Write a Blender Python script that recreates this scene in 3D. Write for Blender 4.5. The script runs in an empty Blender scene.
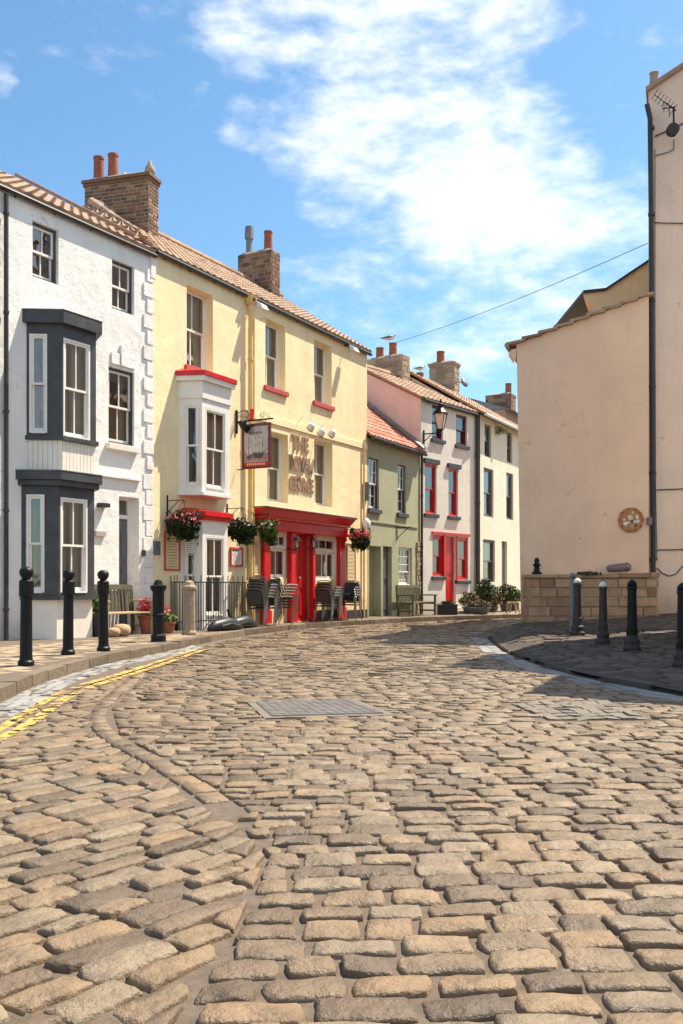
import bpy, math, random
from mathutils import Vector, Matrix
R=math.radians; K=960.0; CX=341.5; HY=586.0; CH=1.05
random.seed(7)
S=bpy.context.scene; COL=S.collection
# ------------------------------------------------------------------ materials
def newmat(name):
    m=bpy.data.materials.new(name); m.use_nodes=True
    nt=m.node_tree; b=nt.nodes['Principled BSDF']; return m,nt,b
def ramp(nt,stops):
    r=nt.nodes.new('ShaderNodeValToRGB'); e=r.color_ramp.elements
    e[0].position=stops[0][0]; e[0].color=(*stops[0][1],1)
    e[1].position=stops[-1][0]; e[1].color=(*stops[-1][1],1)
    for p,c in stops[1:-1]:
        x=e.new(p); x.color=(*c,1)
    return r
def noise(nt,co,scale,detail=4,rough=.55,dist=0):
    n=nt.nodes.new('ShaderNodeTexNoise'); n.inputs['Scale'].default_value=scale
    n.inputs['Detail'].default_value=detail; n.inputs['Roughness'].default_value=rough
    n.inputs['Distortion'].default_value=dist
    nt.links.new(co,n.inputs['Vector']); return n
def mix(nt,fac,a,b,mode='MIX'):
    m=nt.nodes.new('ShaderNodeMix'); m.data_type='RGBA'; m.blend_type=mode
    for i,v in ((0,fac),(6,a),(7,b)):
        if hasattr(v,'is_output'): nt.links.new(v,m.inputs[i])
        elif i==0: m.inputs[0].default_value=v
        else: m.inputs[i].default_value=(*v,1)
    return m.outputs[2]
def mth(nt,op,a,b=None,c=None,clamp=False):
    m=nt.nodes.new('ShaderNodeMath'); m.operation=op; m.use_clamp=clamp
    for i,v in enumerate((a,b,c)):
        if v is None: continue
        if hasattr(v,'is_output'): nt.links.new(v,m.inputs[i])
        else: m.inputs[i].default_value=v
    return m.outputs[0]
def bump(nt,b,h,strength=.3,dist=.02):
    n=nt.nodes.new('ShaderNodeBump'); n.inputs['Strength'].default_value=strength
    n.inputs['Distance'].default_value=dist
    nt.links.new(h,n.inputs['Height']); nt.links.new(n.outputs[0],b.inputs['Normal'])
def plain(name,c,rough=.5,metal=0,var=.15,scale=6,bs=.1,bd=.004,spec=.5):
    m,nt,b=newmat(name); tc=nt.nodes.new('ShaderNodeTexCoord').outputs['Object']
    n=noise(nt,tc,scale); d=tuple(x*(1-var) for x in c); l=tuple(min(1,x*(1+var*.6)) for x in c)
    r=ramp(nt,[(.3,d),(.7,l)]); nt.links.new(n.outputs[0],r.inputs[0])
    nt.links.new(r.outputs[0],b.inputs['Base Color'])
    b.inputs['Roughness'].default_value=rough; b.inputs['Metallic'].default_value=metal
    b.inputs['Specular IOR Level'].default_value=spec
    n2=noise(nt,tc,scale*12,3); bump(nt,b,n2.outputs[0],bs,bd); return m
def render_wall(name,c,stain=(.45,.38,.3),amt=.35,rough=.85,bs=.5,bd=.02,boards=None,crack=True):
    """painted render: broad tone drift, rain streaks, chips, hairline cracks"""
    m,nt,b=newmat(name); tc=nt.nodes.new('ShaderNodeTexCoord').outputs['Object']
    n=noise(nt,tc,.9,5,.6); r=ramp(nt,[(.3,tuple(x*.9 for x in c)),(.7,tuple(min(1,x*1.05) for x in c))])
    nt.links.new(n.outputs[0],r.inputs[0])
    mp=nt.nodes.new('ShaderNodeMapping'); mp.inputs['Scale'].default_value=(6,6,.5); nt.links.new(tc,mp.inputs[0])
    st=noise(nt,mp.outputs[0],1,5,.65); sr=ramp(nt,[(.5,(0,0,0)),(.8,(1,1,1))]); nt.links.new(st.outputs[0],sr.inputs[0])
    f=mth(nt,'MULTIPLY',sr.outputs[0],amt); col=mix(nt,f,r.outputs[0],stain)
    ch=noise(nt,tc,7,3,.5); cr=ramp(nt,[(.71,(0,0,0)),(.74,(1,1,1))]); nt.links.new(ch.outputs[0],cr.inputs[0])
    col=mix(nt,mth(nt,'MULTIPLY',cr.outputs[0],.6),col,stain)
    if crack:
        dn=noise(nt,tc,1.5,3); vm=nt.nodes.new('ShaderNodeVectorMath'); vm.operation='MULTIPLY_ADD'
        nt.links.new(dn.outputs['Color'],vm.inputs[0]); vm.inputs[1].default_value=(1.2,1.2,1.2); nt.links.new(tc,vm.inputs[2])
        v=nt.nodes.new('ShaderNodeTexVoronoi'); v.feature='DISTANCE_TO_EDGE'; v.inputs['Scale'].default_value=.35
        nt.links.new(vm.outputs[0],v.inputs['Vector'])
        lt=mth(nt,'LESS_THAN',v.outputs[0],.0035); gate=noise(nt,tc,.8,1)
        g=mth(nt,'GREATER_THAN',gate.outputs[0],.53); col=mix(nt,mth(nt,'MULTIPLY',mth(nt,'MULTIPLY',lt,g),.45),col,stain)
    pn=noise(nt,tc,.55,2,.4,1.5); pr_=ramp(nt,[(.50,(0,0,0)),(.515,(1,1,1))]); nt.links.new(pn.outputs[0],pr_.inputs[0])
    col=mix(nt,mth(nt,'MULTIPLY',pr_.outputs[0],.10),col,tuple(x*.72 for x in c))
    sx=nt.nodes.new('ShaderNodeSeparateXYZ'); nt.links.new(tc,sx.inputs[0]); gn=noise(nt,tc,3.5,5,.6)
    low=mth(nt,'SUBTRACT',mth(nt,'ADD',.35,mth(nt,'MULTIPLY',gn.outputs[0],.9)),sx.outputs[2]); low=mth(nt,'MULTIPLY',low,1.3,clamp=True)
    col=mix(nt,mth(nt,'MULTIPLY',low,.55),col,tuple(x*.7 for x in stain))
    nt.links.new(col,b.inputs['Base Color']); b.inputs['Roughness'].default_value=rough
    b.inputs['Specular IOR Level'].default_value=.3
    h1=noise(nt,tc,3.2,6,.6); h2=noise(nt,tc,28,4); h=mth(nt,'ADD',mth(nt,'MULTIPLY',h1.outputs[0],1.0),mth(nt,'MULTIPLY',h2.outputs[0],.22))
    bump(nt,b,h,bs,bd); return m
def attr_mat(name,stops,rough=.8,nscale=14,namt=.35,dark=(.12,.09,.06),bs=.5,bd=.01,spec=.4):
    """colour chosen per piece (each stone, brick or tile) + surface noise"""
    m,nt,b=newmat(name); a=nt.nodes.new('ShaderNodeAttribute'); a.attribute_name='rnd'
    r=ramp(nt,stops); nt.links.new(a.outputs['Fac'],r.inputs[0])
    tc=nt.nodes.new('ShaderNodeTexCoord').outputs['Object']
    n=noise(nt,tc,nscale,6,.65); nr=ramp(nt,[(.42,(0,0,0)),(.75,(1,1,1))]); nt.links.new(n.outputs[0],nr.inputs[0])
    col=mix(nt,mth(nt,'MULTIPLY',nr.outputs[0],namt),r.outputs[0],dark)
    n3=noise(nt,tc,nscale*.22,3); col=mix(nt,mth(nt,'MULTIPLY',n3.outputs[0],.35),col,tuple(min(1,x*1.25) for x in stops[-1][1]))
    nt.links.new(col,b.inputs['Base Color']); b.inputs['Roughness'].default_value=rough
    b.inputs['Specular IOR Level'].default_value=spec
    n2=noise(nt,tc,nscale*3,6,.7); n4=noise(nt,tc,nscale*.7,2,.4); h=mth(nt,'ADD',mth(nt,'MULTIPLY',n2.outputs[0],.55),mth(nt,'ADD',mth(nt,'MULTIPLY',n.outputs[0],1.8),mth(nt,'MULTIPLY',n4.outputs[0],1.6))); bump(nt,b,h,bs,bd); return m
def glass_mat():
    m=bpy.data.materials.new('window glass'); m.use_nodes=True; nt=m.node_tree; nt.nodes.clear()
    o=nt.nodes.new('ShaderNodeOutputMaterial'); t=nt.nodes.new('ShaderNodeBsdfTransparent'); t.inputs[0].default_value=(.82,.86,.86,1)
    g=nt.nodes.new('ShaderNodeBsdfGlossy'); g.inputs['Roughness'].default_value=.02
    tc=nt.nodes.new('ShaderNodeTexCoord').outputs['Object']; n=noise(nt,tc,2.2,2)
    bp=nt.nodes.new('ShaderNodeBump'); bp.inputs['Strength'].default_value=.25; bp.inputs['Distance'].default_value=.02
    nt.links.new(n.outputs[0],bp.inputs['Height']); nt.links.new(bp.outputs[0],g.inputs['Normal'])
    f=nt.nodes.new('ShaderNodeFresnel'); f.inputs[0].default_value=1.6
    fr=mth(nt,'ADD',mth(nt,'MULTIPLY',f.outputs[0],1.2),.13,clamp=True)
    mx=nt.nodes.new('ShaderNodeMixShader'); nt.links.new(fr,mx.inputs[0]); nt.links.new(t.outputs[0],mx.inputs[1]); nt.links.new(g.outputs[0],mx.inputs[2])
    nt.links.new(mx.outputs[0],o.inputs[0]); return m
M={}
M['glass']=glass_mat()
M['white_wall']=render_wall('white painted render',(.88,.85,.81),(.5,.42,.35),.28,bs=.55,bd=.05)
M['white_panel']=plain('white painted boards',(.82,.76,.66),.6,var=.06)
M['white_sash']=plain('white gloss sash paint',(.84,.80,.74),.35,var=.06)
M['slate_paint']=plain('dark slate blue paint',(.055,.056,.062),.5,var=.35,scale=4,bs=.2)
M['yellow_wall']=render_wall('yellow painted render',(.94,.78,.48),(.55,.40,.20),.30,bs=.5,bd=.03)
M['yellow_trim']=plain('yellow pipe paint',(.76,.55,.24),.5,var=.12)
M['red_paint']=plain('red gloss paint',(.62,.014,.018),.3,var=.2)
M['red_sill']=plain('faded red sill paint',(.55,.08,.08),.6,var=.25,scale=12)
M['green_wall']=render_wall('sage green render',(.42,.42,.28),(.2,.2,.12),.35)
M['pink_wall']=render_wall('pink render',(.80,.62,.58),(.5,.38,.34),.3)
M['cream_wall']=render_wall('cream white render',(.80,.76,.68),(.5,.42,.32),.3)
M['cream_wall2']=render_wall('ivory render',(.80,.74,.60),(.5,.42,.3),.3)
M['beige_wall']=render_wall('beige painted render',(.90,.615,.425),(.52,.36,.25),.14,bs=.35,bd=.02)
M['sun_tinted_wall']=render_wall('sun tinted render',(.90,.66,.38),(.5,.36,.2),.2)  # rear gable: sunlight put into the wall colour as a brighter yellow
M['tall_wall']=render_wall('pinkish beige render',(.88,.645,.50),(.48,.36,.28),.2,bs=.35,bd=.02)
M['brown_wall']=render_wall('brown render',(.40,.26,.18),(.2,.13,.09),.4)
M['tile']=attr_mat('clay pantile',[(0,(.20,.11,.07)),(.3,(.36,.20,.12)),(.7,(.48,.30,.18)),(1,(.36,.29,.22))],.8,3.5,.6,(.16,.10,.065),.3,.006)
M['redtile']=attr_mat('red clay pantile',[(0,(.27,.07,.045)),(.5,(.42,.13,.08)),(1,(.50,.25,.17))],.8,3.5,.55,(.16,.08,.05),.3,.006)
M['brick']=attr_mat('weathered brick',[(0,(.05,.035,.03)),(.35,(.13,.07,.045)),(.7,(.24,.12,.07)),(1,(.36,.22,.14))],.9,16,.4,(.05,.04,.03),.5,.01)
M['mortar']=plain('lime mortar',(.44,.38,.31),.9,var=.2,scale=20)
M['lead']=plain('lead flashing',(.22,.22,.23),.6,.3,var=.2)
M['dark_metal']=plain('black iron paint',(.007,.007,.008),.45,0,var=.4,scale=14,bs=.3,bd=.004,spec=.25)
M['chip_metal']=plain('chipped brown black paint',(.04,.026,.022),.55,0,var=.6,scale=22,bs=.3)
M['gutter']=plain('black gutter',(.035,.03,.028),.5,var=.4)
M['terracotta']=plain('terracotta',(.34,.105,.055),.8,var=.25,scale=9)
M['stone_sett']=attr_mat('sandstone sett',[(0,(.085,.053,.030)),(.2,(.155,.103,.058)),(.45,(.225,.155,.088)),(.65,(.265,.165,.082)),(.84,(.28,.21,.13)),(1,(.21,.155,.10))],.50,8,.75,(.05,.03,.017),.85,.025,.55)
M['joint']=plain('sandy sett joint',(.165,.125,.092),.95,var=.3,scale=18,bs=.8,bd=.01)
M['channel']=attr_mat('pale channel sett',[(0,(.17,.17,.17)),(.5,(.24,.235,.225)),(1,(.31,.30,.28))],.8,14,.4,(.15,.14,.13),.5,.01)
M['patch']=attr_mat('grey concrete pavers',[(0,(.14,.115,.09)),(1,(.20,.17,.135))],.8,14,.4,(.15,.14,.13),.5,.01)
M['flag']=attr_mat('paving stone',[(0,(.20,.14,.08)),(.5,(.32,.235,.14)),(1,(.42,.33,.22))],.8,12,.45,(.17,.12,.08),.6,.01)
M['kerb']=attr_mat('kerb stone',[(0,(.09,.06,.04)),(.5,(.14,.10,.065)),(1,(.21,.16,.11))],.8,10,.5,(.1,.08,.06),.7,.015)
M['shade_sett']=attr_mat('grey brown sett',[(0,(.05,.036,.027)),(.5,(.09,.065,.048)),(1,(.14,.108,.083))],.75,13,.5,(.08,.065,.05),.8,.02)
M['garden_stone']=attr_mat('garden wall stone',[(0,(.24,.12,.07)),(.3,(.40,.23,.13)),(.6,(.52,.33,.19)),(.85,(.44,.22,.14)),(1,(.46,.31,.19))],.85,5,.75,(.14,.09,.05),.6,.02)
M['chimney_stone']=attr_mat('chimney stone',[(0,(.22,.16,.11)),(.5,(.36,.28,.2)),(1,(.48,.38,.26))],.9,9,.45,(.15,.11,.07),.6,.02)
M['iron_cover']=plain('grey iron cover',(.17,.155,.14),.6,.1,var=.3,scale=9)
M['earth']=plain('bare ground',(.06,.05,.04),.95,var=.3,scale=.8)
M['curtain']=plain('pale curtain',(.74,.64,.46),.9,var=.15)
M['blind']=plain('white lining',(.75,.73,.7),.9,var=.05)
M['wood']=plain('bare oak',(.46,.32,.19),.7,var=.25,scale=9)
M['old_wood']=plain('weathered bench wood',(.10,.09,.05),.75,var=.35,scale=9)
M['grey_door']=plain('slate grey door',(.12,.125,.14),.5,var=.2)
M['alu']=plain('brushed aluminium',(.24,.215,.19),.35,.8,var=.1)
M['weave']=plain('dark woven seat',(.03,.033,.035),.5,var=.4,scale=40)
M['leaf']=attr_mat('leaf green',[(0,(.012,.028,.008)),(.5,(.025,.052,.014)),(1,(.06,.10,.02))],.6,30,.1)
M['leaf_light']=attr_mat('fresh leaf',[(0,(.05,.09,.02)),(1,(.17,.24,.04))],.6,30,.1)
M['leaf_brown']=attr_mat('dry foliage',[(0,(.07,.055,.03)),(1,(.22,.16,.08))],.7,30,.1)
M['flower_red']=attr_mat('red petals',[(0,(.35,.01,.02)),(.6,(.6,.03,.04)),(1,(.7,.2,.25))],.5,30,.0)
M['flower_pink']=attr_mat('pink red petals',[(0,(.65,.06,.05)),(.6,(.75,.14,.10)),(1,(.8,.35,.3))],.5,30,.0)
M['flower_white']=attr_mat('mixed petals',[(0,(.6,.1,.2)),(.5,(.8,.6,.62)),(1,(.8,.8,.7))],.5,30,.0)
M['cream_board']=plain('cream board',(.75,.56,.33),.6,var=.06)
M['ink']=plain('brown ink',(.16,.09,.05),.7)
M['paper']=plain('white paper',(.80,.78,.74),.7,var=.03)
M['letter']=plain('aged gilt lettering',(.36,.22,.14),.5,.1,var=.25,scale=20)
M['letter_edge']=plain('gilt letter edging',(.90,.74,.46),.5,.0)
M['line_yellow']=None
M['feather']=plain('grey feathers',(.16,.17,.18),.7,var=.3,scale=30)
M['feather_w']=plain('white feathers',(.7,.7,.68),.7)
M['cloth_black']=plain('black cover cloth',(.02,.021,.024),.45,var=.3)
M['pot_grey']=plain('grey planter',(.13,.14,.15),.7,var=.2)
M['step']=plain('pale stone step',(.5,.45,.38),.85,var=.15)
M['art_sky']=plain('painted sky',(.46,.42,.44),.6,var=.25,scale=5)
M['art_sea']=plain('painted sea',(.33,.24,.24),.6,var=.35,scale=12)
M['art_sail']=plain('painted sails',(.62,.60,.50),.6,var=.2,scale=12)
M['art_hull']=plain('painted hull',(.08,.07,.07),.6,var=.3)
M['sign_frame']=plain('dark maroon sign frame',(.13,.02,.02),.45,var=.3)
M['lampglass']=plain('frosted lantern glass',(.72,.55,.44),.25,var=.08)
M['light_white']=plain('white lamp shell',(.8,.78,.76),.35,var=.03)
M['box_purple']=plain('mauve box',(.22,.15,.17),.5)
M['copper']=plain('copper mosaic',(.34,.17,.09),.35,.6,var=.5,scale=30)
M['copper_lt']=plain('pale mosaic',(.6,.52,.42),.4,.2,var=.3,scale=30)
def yl():
    m,nt,b=newmat('worn yellow road paint'); tc=nt.nodes.new('ShaderNodeTexCoord').outputs['Object']
    b.inputs['Base Color'].default_value=(.56,.36,.09,1); b.inputs['Roughness'].default_value=.8
    n=noise(nt,tc,9,5,.7); n2=noise(nt,tc,1.4,2)
    f=mth(nt,'GREATER_THAN',mth(nt,'ADD',n.outputs[0],mth(nt,'MULTIPLY',n2.outputs[0],.35)),.68)
    nt.links.new(mth(nt,'SUBTRACT',1.0,f),b.inputs['Alpha']); return m
M['line_yellow']=yl()
# ------------------------------------------------------------------ mesh builder
LOC={}
class MB:
    def __init__(s): s.v=[];s.f=[];s.r=[];s.m=[];s.sm=[];s.fl=False;s.cur=0;s.rnd=.5;s.mats=[]
    def mat(s,m):
        if m not in s.mats: s.mats.append(m)
        s.cur=s.mats.index(m); return s
    def face(s,idx): s.f.append(idx); s.r.append(s.rnd); s.m.append(s.cur); s.sm.append(not s.fl)
    def poly(s,pts):
        n=len(s.v); s.v+= [tuple(p) for p in pts]; s.face(tuple(range(n,n+len(pts))))
    def hexa(s,p):  # 8 points: bottom 4 ccw, top 4
        n=len(s.v); s.v+=[tuple(q) for q in p]
        for q in ((3,2,1,0),(4,5,6,7),(0,1,5,4),(1,2,6,5),(2,3,7,6),(3,0,4,7)): s.face(tuple(n+i for i in q))
        return s
    def box(s,a,b): 
        x0,y0,z0=a;x1,y1,z1=b
        return s.hexa([(x0,y0,z0),(x1,y0,z0),(x1,y1,z0),(x0,y1,z0),(x0,y0,z1),(x1,y0,z1),(x1,y1,z1),(x0,y1,z1)])
    def fbox(s,F,u0,u1,d0,d1,z0,z1):
        return s.hexa([F.p(u0,d1,z0),F.p(u1,d1,z0),F.p(u1,d0,z0),F.p(u0,d0,z0),F.p(u0,d1,z1),F.p(u1,d1,z1),F.p(u1,d0,z1),F.p(u0,d0,z1)])
    def prism(s,pts,vec):  # extrude polygon pts along vec
        n=len(pts); k=len(s.v); vec=Vector(vec)
        s.v+=[tuple(p) for p in pts]+[tuple(Vector(p)+vec) for p in pts]
        s.face(tuple(range(k+n-1,k-1,-1))); s.face(tuple(range(k+n,k+2*n)))
        for i in range(n): j=(i+1)%n; s.face((k+i,k+j,k+n+j,k+n+i))
        return s
    def tube(s,pts,r,n=8,cap=True):
        pts=[Vector(p) for p in pts]; rs=r if isinstance(r,(list,tuple)) else [r]*len(pts); k=len(s.v)
        up=Vector((0,0,1)); prev=None
        for i,p in enumerate(pts):
            a=pts[max(0,i-1)]; b=pts[min(len(pts)-1,i+1)]; t=(b-a)
            t=t.normalized() if t.length>1e-9 else Vector((0,0,1))
            if prev is None:
                x=t.cross(up) if abs(t.z)<.95 else t.cross(Vector((1,0,0)))
            else: x=prev-t*prev.dot(t)
            x.normalize(); prev=x; y=t.cross(x)
            for j in range(n):
                an=2*math.pi*j/n; s.v.append(tuple(p+(x*math.cos(an)+y*math.sin(an))*rs[i]))
        for i in range(len(pts)-1):
            for j in range(n):
                j2=(j+1)%n; s.face((k+i*n+j,k+i*n+j2,k+(i+1)*n+j2,k+(i+1)*n+j))
        if cap:
            s.face(tuple(k+j for j in reversed(range(n)))); e=k+(len(pts)-1)*n; s.face(tuple(e+j for j in range(n)))
        return s
    def lathe(s,c,prof,n=16,closed=True,a0=0):
        k=len(s.v)
        for r,z in prof:
            for j in range(n):
                a=a0+2*math.pi*j/n; s.v.append((c[0]+r*math.cos(a),c[1]+r*math.sin(a),c[2]+z))
        for i in range(len(prof)-1):
            for j in range(n):
                j2=(j+1)%n; s.face((k+i*n+j,k+i*n+j2,k+(i+1)*n+j2,k+(i+1)*n+j))
        if closed:
            s.face(tuple(k+j for j in reversed(range(n)))); e=k+(len(prof)-1)*n; s.face(tuple(e+j for j in range(n)))
        return s
    def build(s,name,mat=None,parent=None,loc=None,local=False,smooth=False,bevel=0):
        me=bpy.data.meshes.new(name)
        if parent is not None and not local: L=LOC[parent.name]
        elif parent is None and loc is not None: L=Vector(loc)
        else: L=Vector((0,0,0))
        me.from_pydata([(v[0]-L[0],v[1]-L[1],v[2]-L[2]) for v in s.v],[],s.f)
        ms=s.mats if s.mats else [mat]
        for m in ms: me.materials.append(M[m] if isinstance(m,str) else m)
        me.polygons.foreach_set('material_index',s.m); me.polygons.foreach_set('use_smooth',[smooth and q for q in s.sm])
        at=me.attributes.new('rnd','FLOAT','FACE'); at.data.foreach_set('value',s.r)
        me.update()
        o=bpy.data.objects.new(name,me); COL.objects.link(o)
        if parent is not None: o.parent=parent; LOC[o.name]=L if not local else Vector((0,0,0))
        elif loc is not None: o.location=L; LOC[o.name]=L
        else: LOC[o.name]=Vector((0,0,0))
        if bevel:
            b=o.modifiers.new('bevel','BEVEL'); b.width=bevel; b.segments=2; b.limit_method='ANGLE'
        return o
def tag(o,label=None,cat=None,group=None,kind=None):
    if label: o['label']=label
    if cat: o['category']=cat
    if group: o['group']=group
    if kind: o['kind']=kind
    return o
def thing(name,loc,label,cat,group=None,rz=0):
    o=bpy.data.objects.new(name,None); COL.objects.link(o); o.location=loc; o.rotation_euler=(0,0,rz)
    o.empty_display_size=.2; LOC[o.name]=Vector(loc); return tag(o,label,cat,group)
def copy_tree(o,parent=None):
    c=o.copy(); COL.objects.link(c); c.parent=parent
    for ch in [x for x in bpy.data.objects if x.parent==o]: copy_tree(ch,c)
    return c
class Fac:
    def __init__(s,A,B):
        s.A=Vector(A); s.B=Vector(B); d=s.B-s.A; s.L=d.length; s.u=d/s.L; s.n=Vector((s.u.y,-s.u.x)); s.rz=math.atan2(s.u.y,s.u.x)
    def p(s,u,d,z): q=s.A+s.u*u+s.n*d; return (q.x,q.y,z)
    def U(s,px,d=0):
        k=(px-CX)/K; P=s.A+s.n*d
        return (k*P.y-P.x)/(s.u.x-k*s.u.y)
    def UZ(s,px,py,d=0):
        u=s.U(px,d); Y=s.p(u,d,0)[1]; return u, CH+(HY-py)/K*Y
    def sub(s,u0,d0,u1,d1): a=s.p(u0,d0,0); b=s.p(u1,d1,0); return Fac(a[:2],b[:2])
# ------------------------------------------------------------------ building pieces
def wall(F,u0,u1,z0,z1,holes,mat,thick=.25,d=0,mb=None,reveal=None):
    """wall face with real openings; reveals run back to thick"""
    mb=mb or MB(); mb.mat(mat)
    us=sorted({u0,u1}|{x for h in holes for x in h[:2]}); zs=sorted({z0,z1}|{x for h in holes for x in h[2:4]})
    us=[x for x in us if u0-1e-6<=x<=u1+1e-6]; zs=[x for x in zs if z0-1e-6<=x<=z1+1e-6]
    for i in range(len(us)-1):
        for j in range(len(zs)-1):
            cu=(us[i]+us[i+1])/2; cz=(zs[j]+zs[j+1])/2
            if any(h[0]<cu<h[1] and h[2]<cz<h[3] for h in holes): continue
            mb.poly([F.p(us[i],d,zs[j]),F.p(us[i+1],d,zs[j]),F.p(us[i+1],d,zs[j+1]),F.p(us[i],d,zs[j+1])])
    if reveal: mb.mat(reveal)
    for h in holes:
        a,b,c,e=h[:4]; q=d-thick
        mb.poly([F.p(a,d,c),F.p(a,d,e),F.p(a,q,e),F.p(a,q,c)]); mb.poly([F.p(b,d,e),F.p(b,d,c),F.p(b,q,c),F.p(b,q,e)])
        mb.poly([F.p(a,d,e),F.p(b,d,e),F.p(b,q,e),F.p(a,q,e)]); mb.poly([F.p(b,d,c),F.p(a,d,c),F.p(a,q,c),F.p(b,q,c)])
    return mb
def shell(F,u0,u1,z0,ze,depth,ridge,slope,mb,i=.006):
    """side gables and back"""
    zr=ze+ridge*slope; zb=zr-(depth-ridge)*slope
    for u in (u0+i,u1-i):
        mb.poly([F.p(u,-.001,z0),F.p(u,-.001,ze),F.p(u,-ridge,zr),F.p(u,-depth,zb),F.p(u,-depth,z0)])
    mb.poly([F.p(u0,-depth,z0),F.p(u1,-depth,z0),F.p(u1,-depth,zb),F.p(u0,-depth,zb)])
    return mb
def tiles(F,u0,u1,d0,z0,d1,z1,mat,parent,tw=.24,course=.30,clip=None,amp=.028,name='roof',thick=.03):
    """pantiles: rolls and lapped courses as real relief"""
    mb=MB().mat(mat); L=math.hypot(d1-d0,z1-z0); nd=(-(z1-z0)/L,(d1-d0)/L)  # normal in (d,z): flip
    if nd[1]<0: nd=(-nd[0],-nd[1])
    nc=max(1,round(L/course)); nt_=max(1,round((u1-u0)/tw)); sub=6; prof=[0,.55,1,.8,.35,.08]
    cols=nt_*sub+1
    for c in range(nc):
        n=len(mb.v)
        for e,(s,h) in enumerate(((c/nc-.012,.0),(c/nc-.010,.024),((c+1)/nc,.0))):
            for k in range(cols):
                u=u0+(u1-u0)*k/(cols-1)
                if clip:
                    a,b=clip(min(1,max(0,s))); u=min(max(u,a),b)
                hh=prof[k%sub]*amp+h+.004
                if e==0: hh-=.05
                d=d0+(d1-d0)*s+nd[0]*hh; z=z0+(z1-z0)*s+nd[1]*hh
                mb.v.append(F.p(u,d,z))
        rr=[random.random() for _ in range(nt_+1)]
        for e in range(2):
            for k in range(cols-1):
                mb.rnd=rr[k//sub]; a=n+e*cols+k; mb.face((a,a+1,a+cols+1,a+cols))
    mb.rnd=.3
    if not clip:
        mb.poly([F.p(u0,d0,z0-thick),F.p(u0,d1,z1-thick),F.p(u1,d1,z1-thick),F.p(u1,d0,z0-thick)])
        for u in (u0,u1): mb.poly([F.p(u,d0,z0-.06),F.p(u,d0,z0+.03),F.p(u,d1,z1+.03),F.p(u,d1,z1-.06)])
    o=mb.build(name,None,parent,smooth=False); return o
def ridge_tiles(F,u0,u1,d,z,parent,mat='tile',r=.11):
    mb=MB().mat(mat); n=max(1,int((u1-u0)/.45))
    for i in range(n):
        mb.rnd=random.random(); a=u0+(u1-u0)*i/n; b=u0+(u1-u0)*(i+1)/n+.02
        mb.tube([F.p(a,d,z),F.p(b,d,z+.006)],[r,r+.012],8)
    return mb.build('ridge_tile',None,parent,smooth=False)
def gutter(F,u0,u1,d,z,parent,mat='gutter',r=.055,name='gutter'):
    mb=MB().mat(mat); mb.tube([F.p(u0,d,z),F.p((u0+u1)/2,d,z-.02),F.p(u1,d,z-.03)],r,8)
    k=u0+.3
    while k<u1: mb.fbox(F,k,k+.018,0,d-.02,z-.06,z-.045); k+=.9
    return mb.build(name,None,parent)
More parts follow.
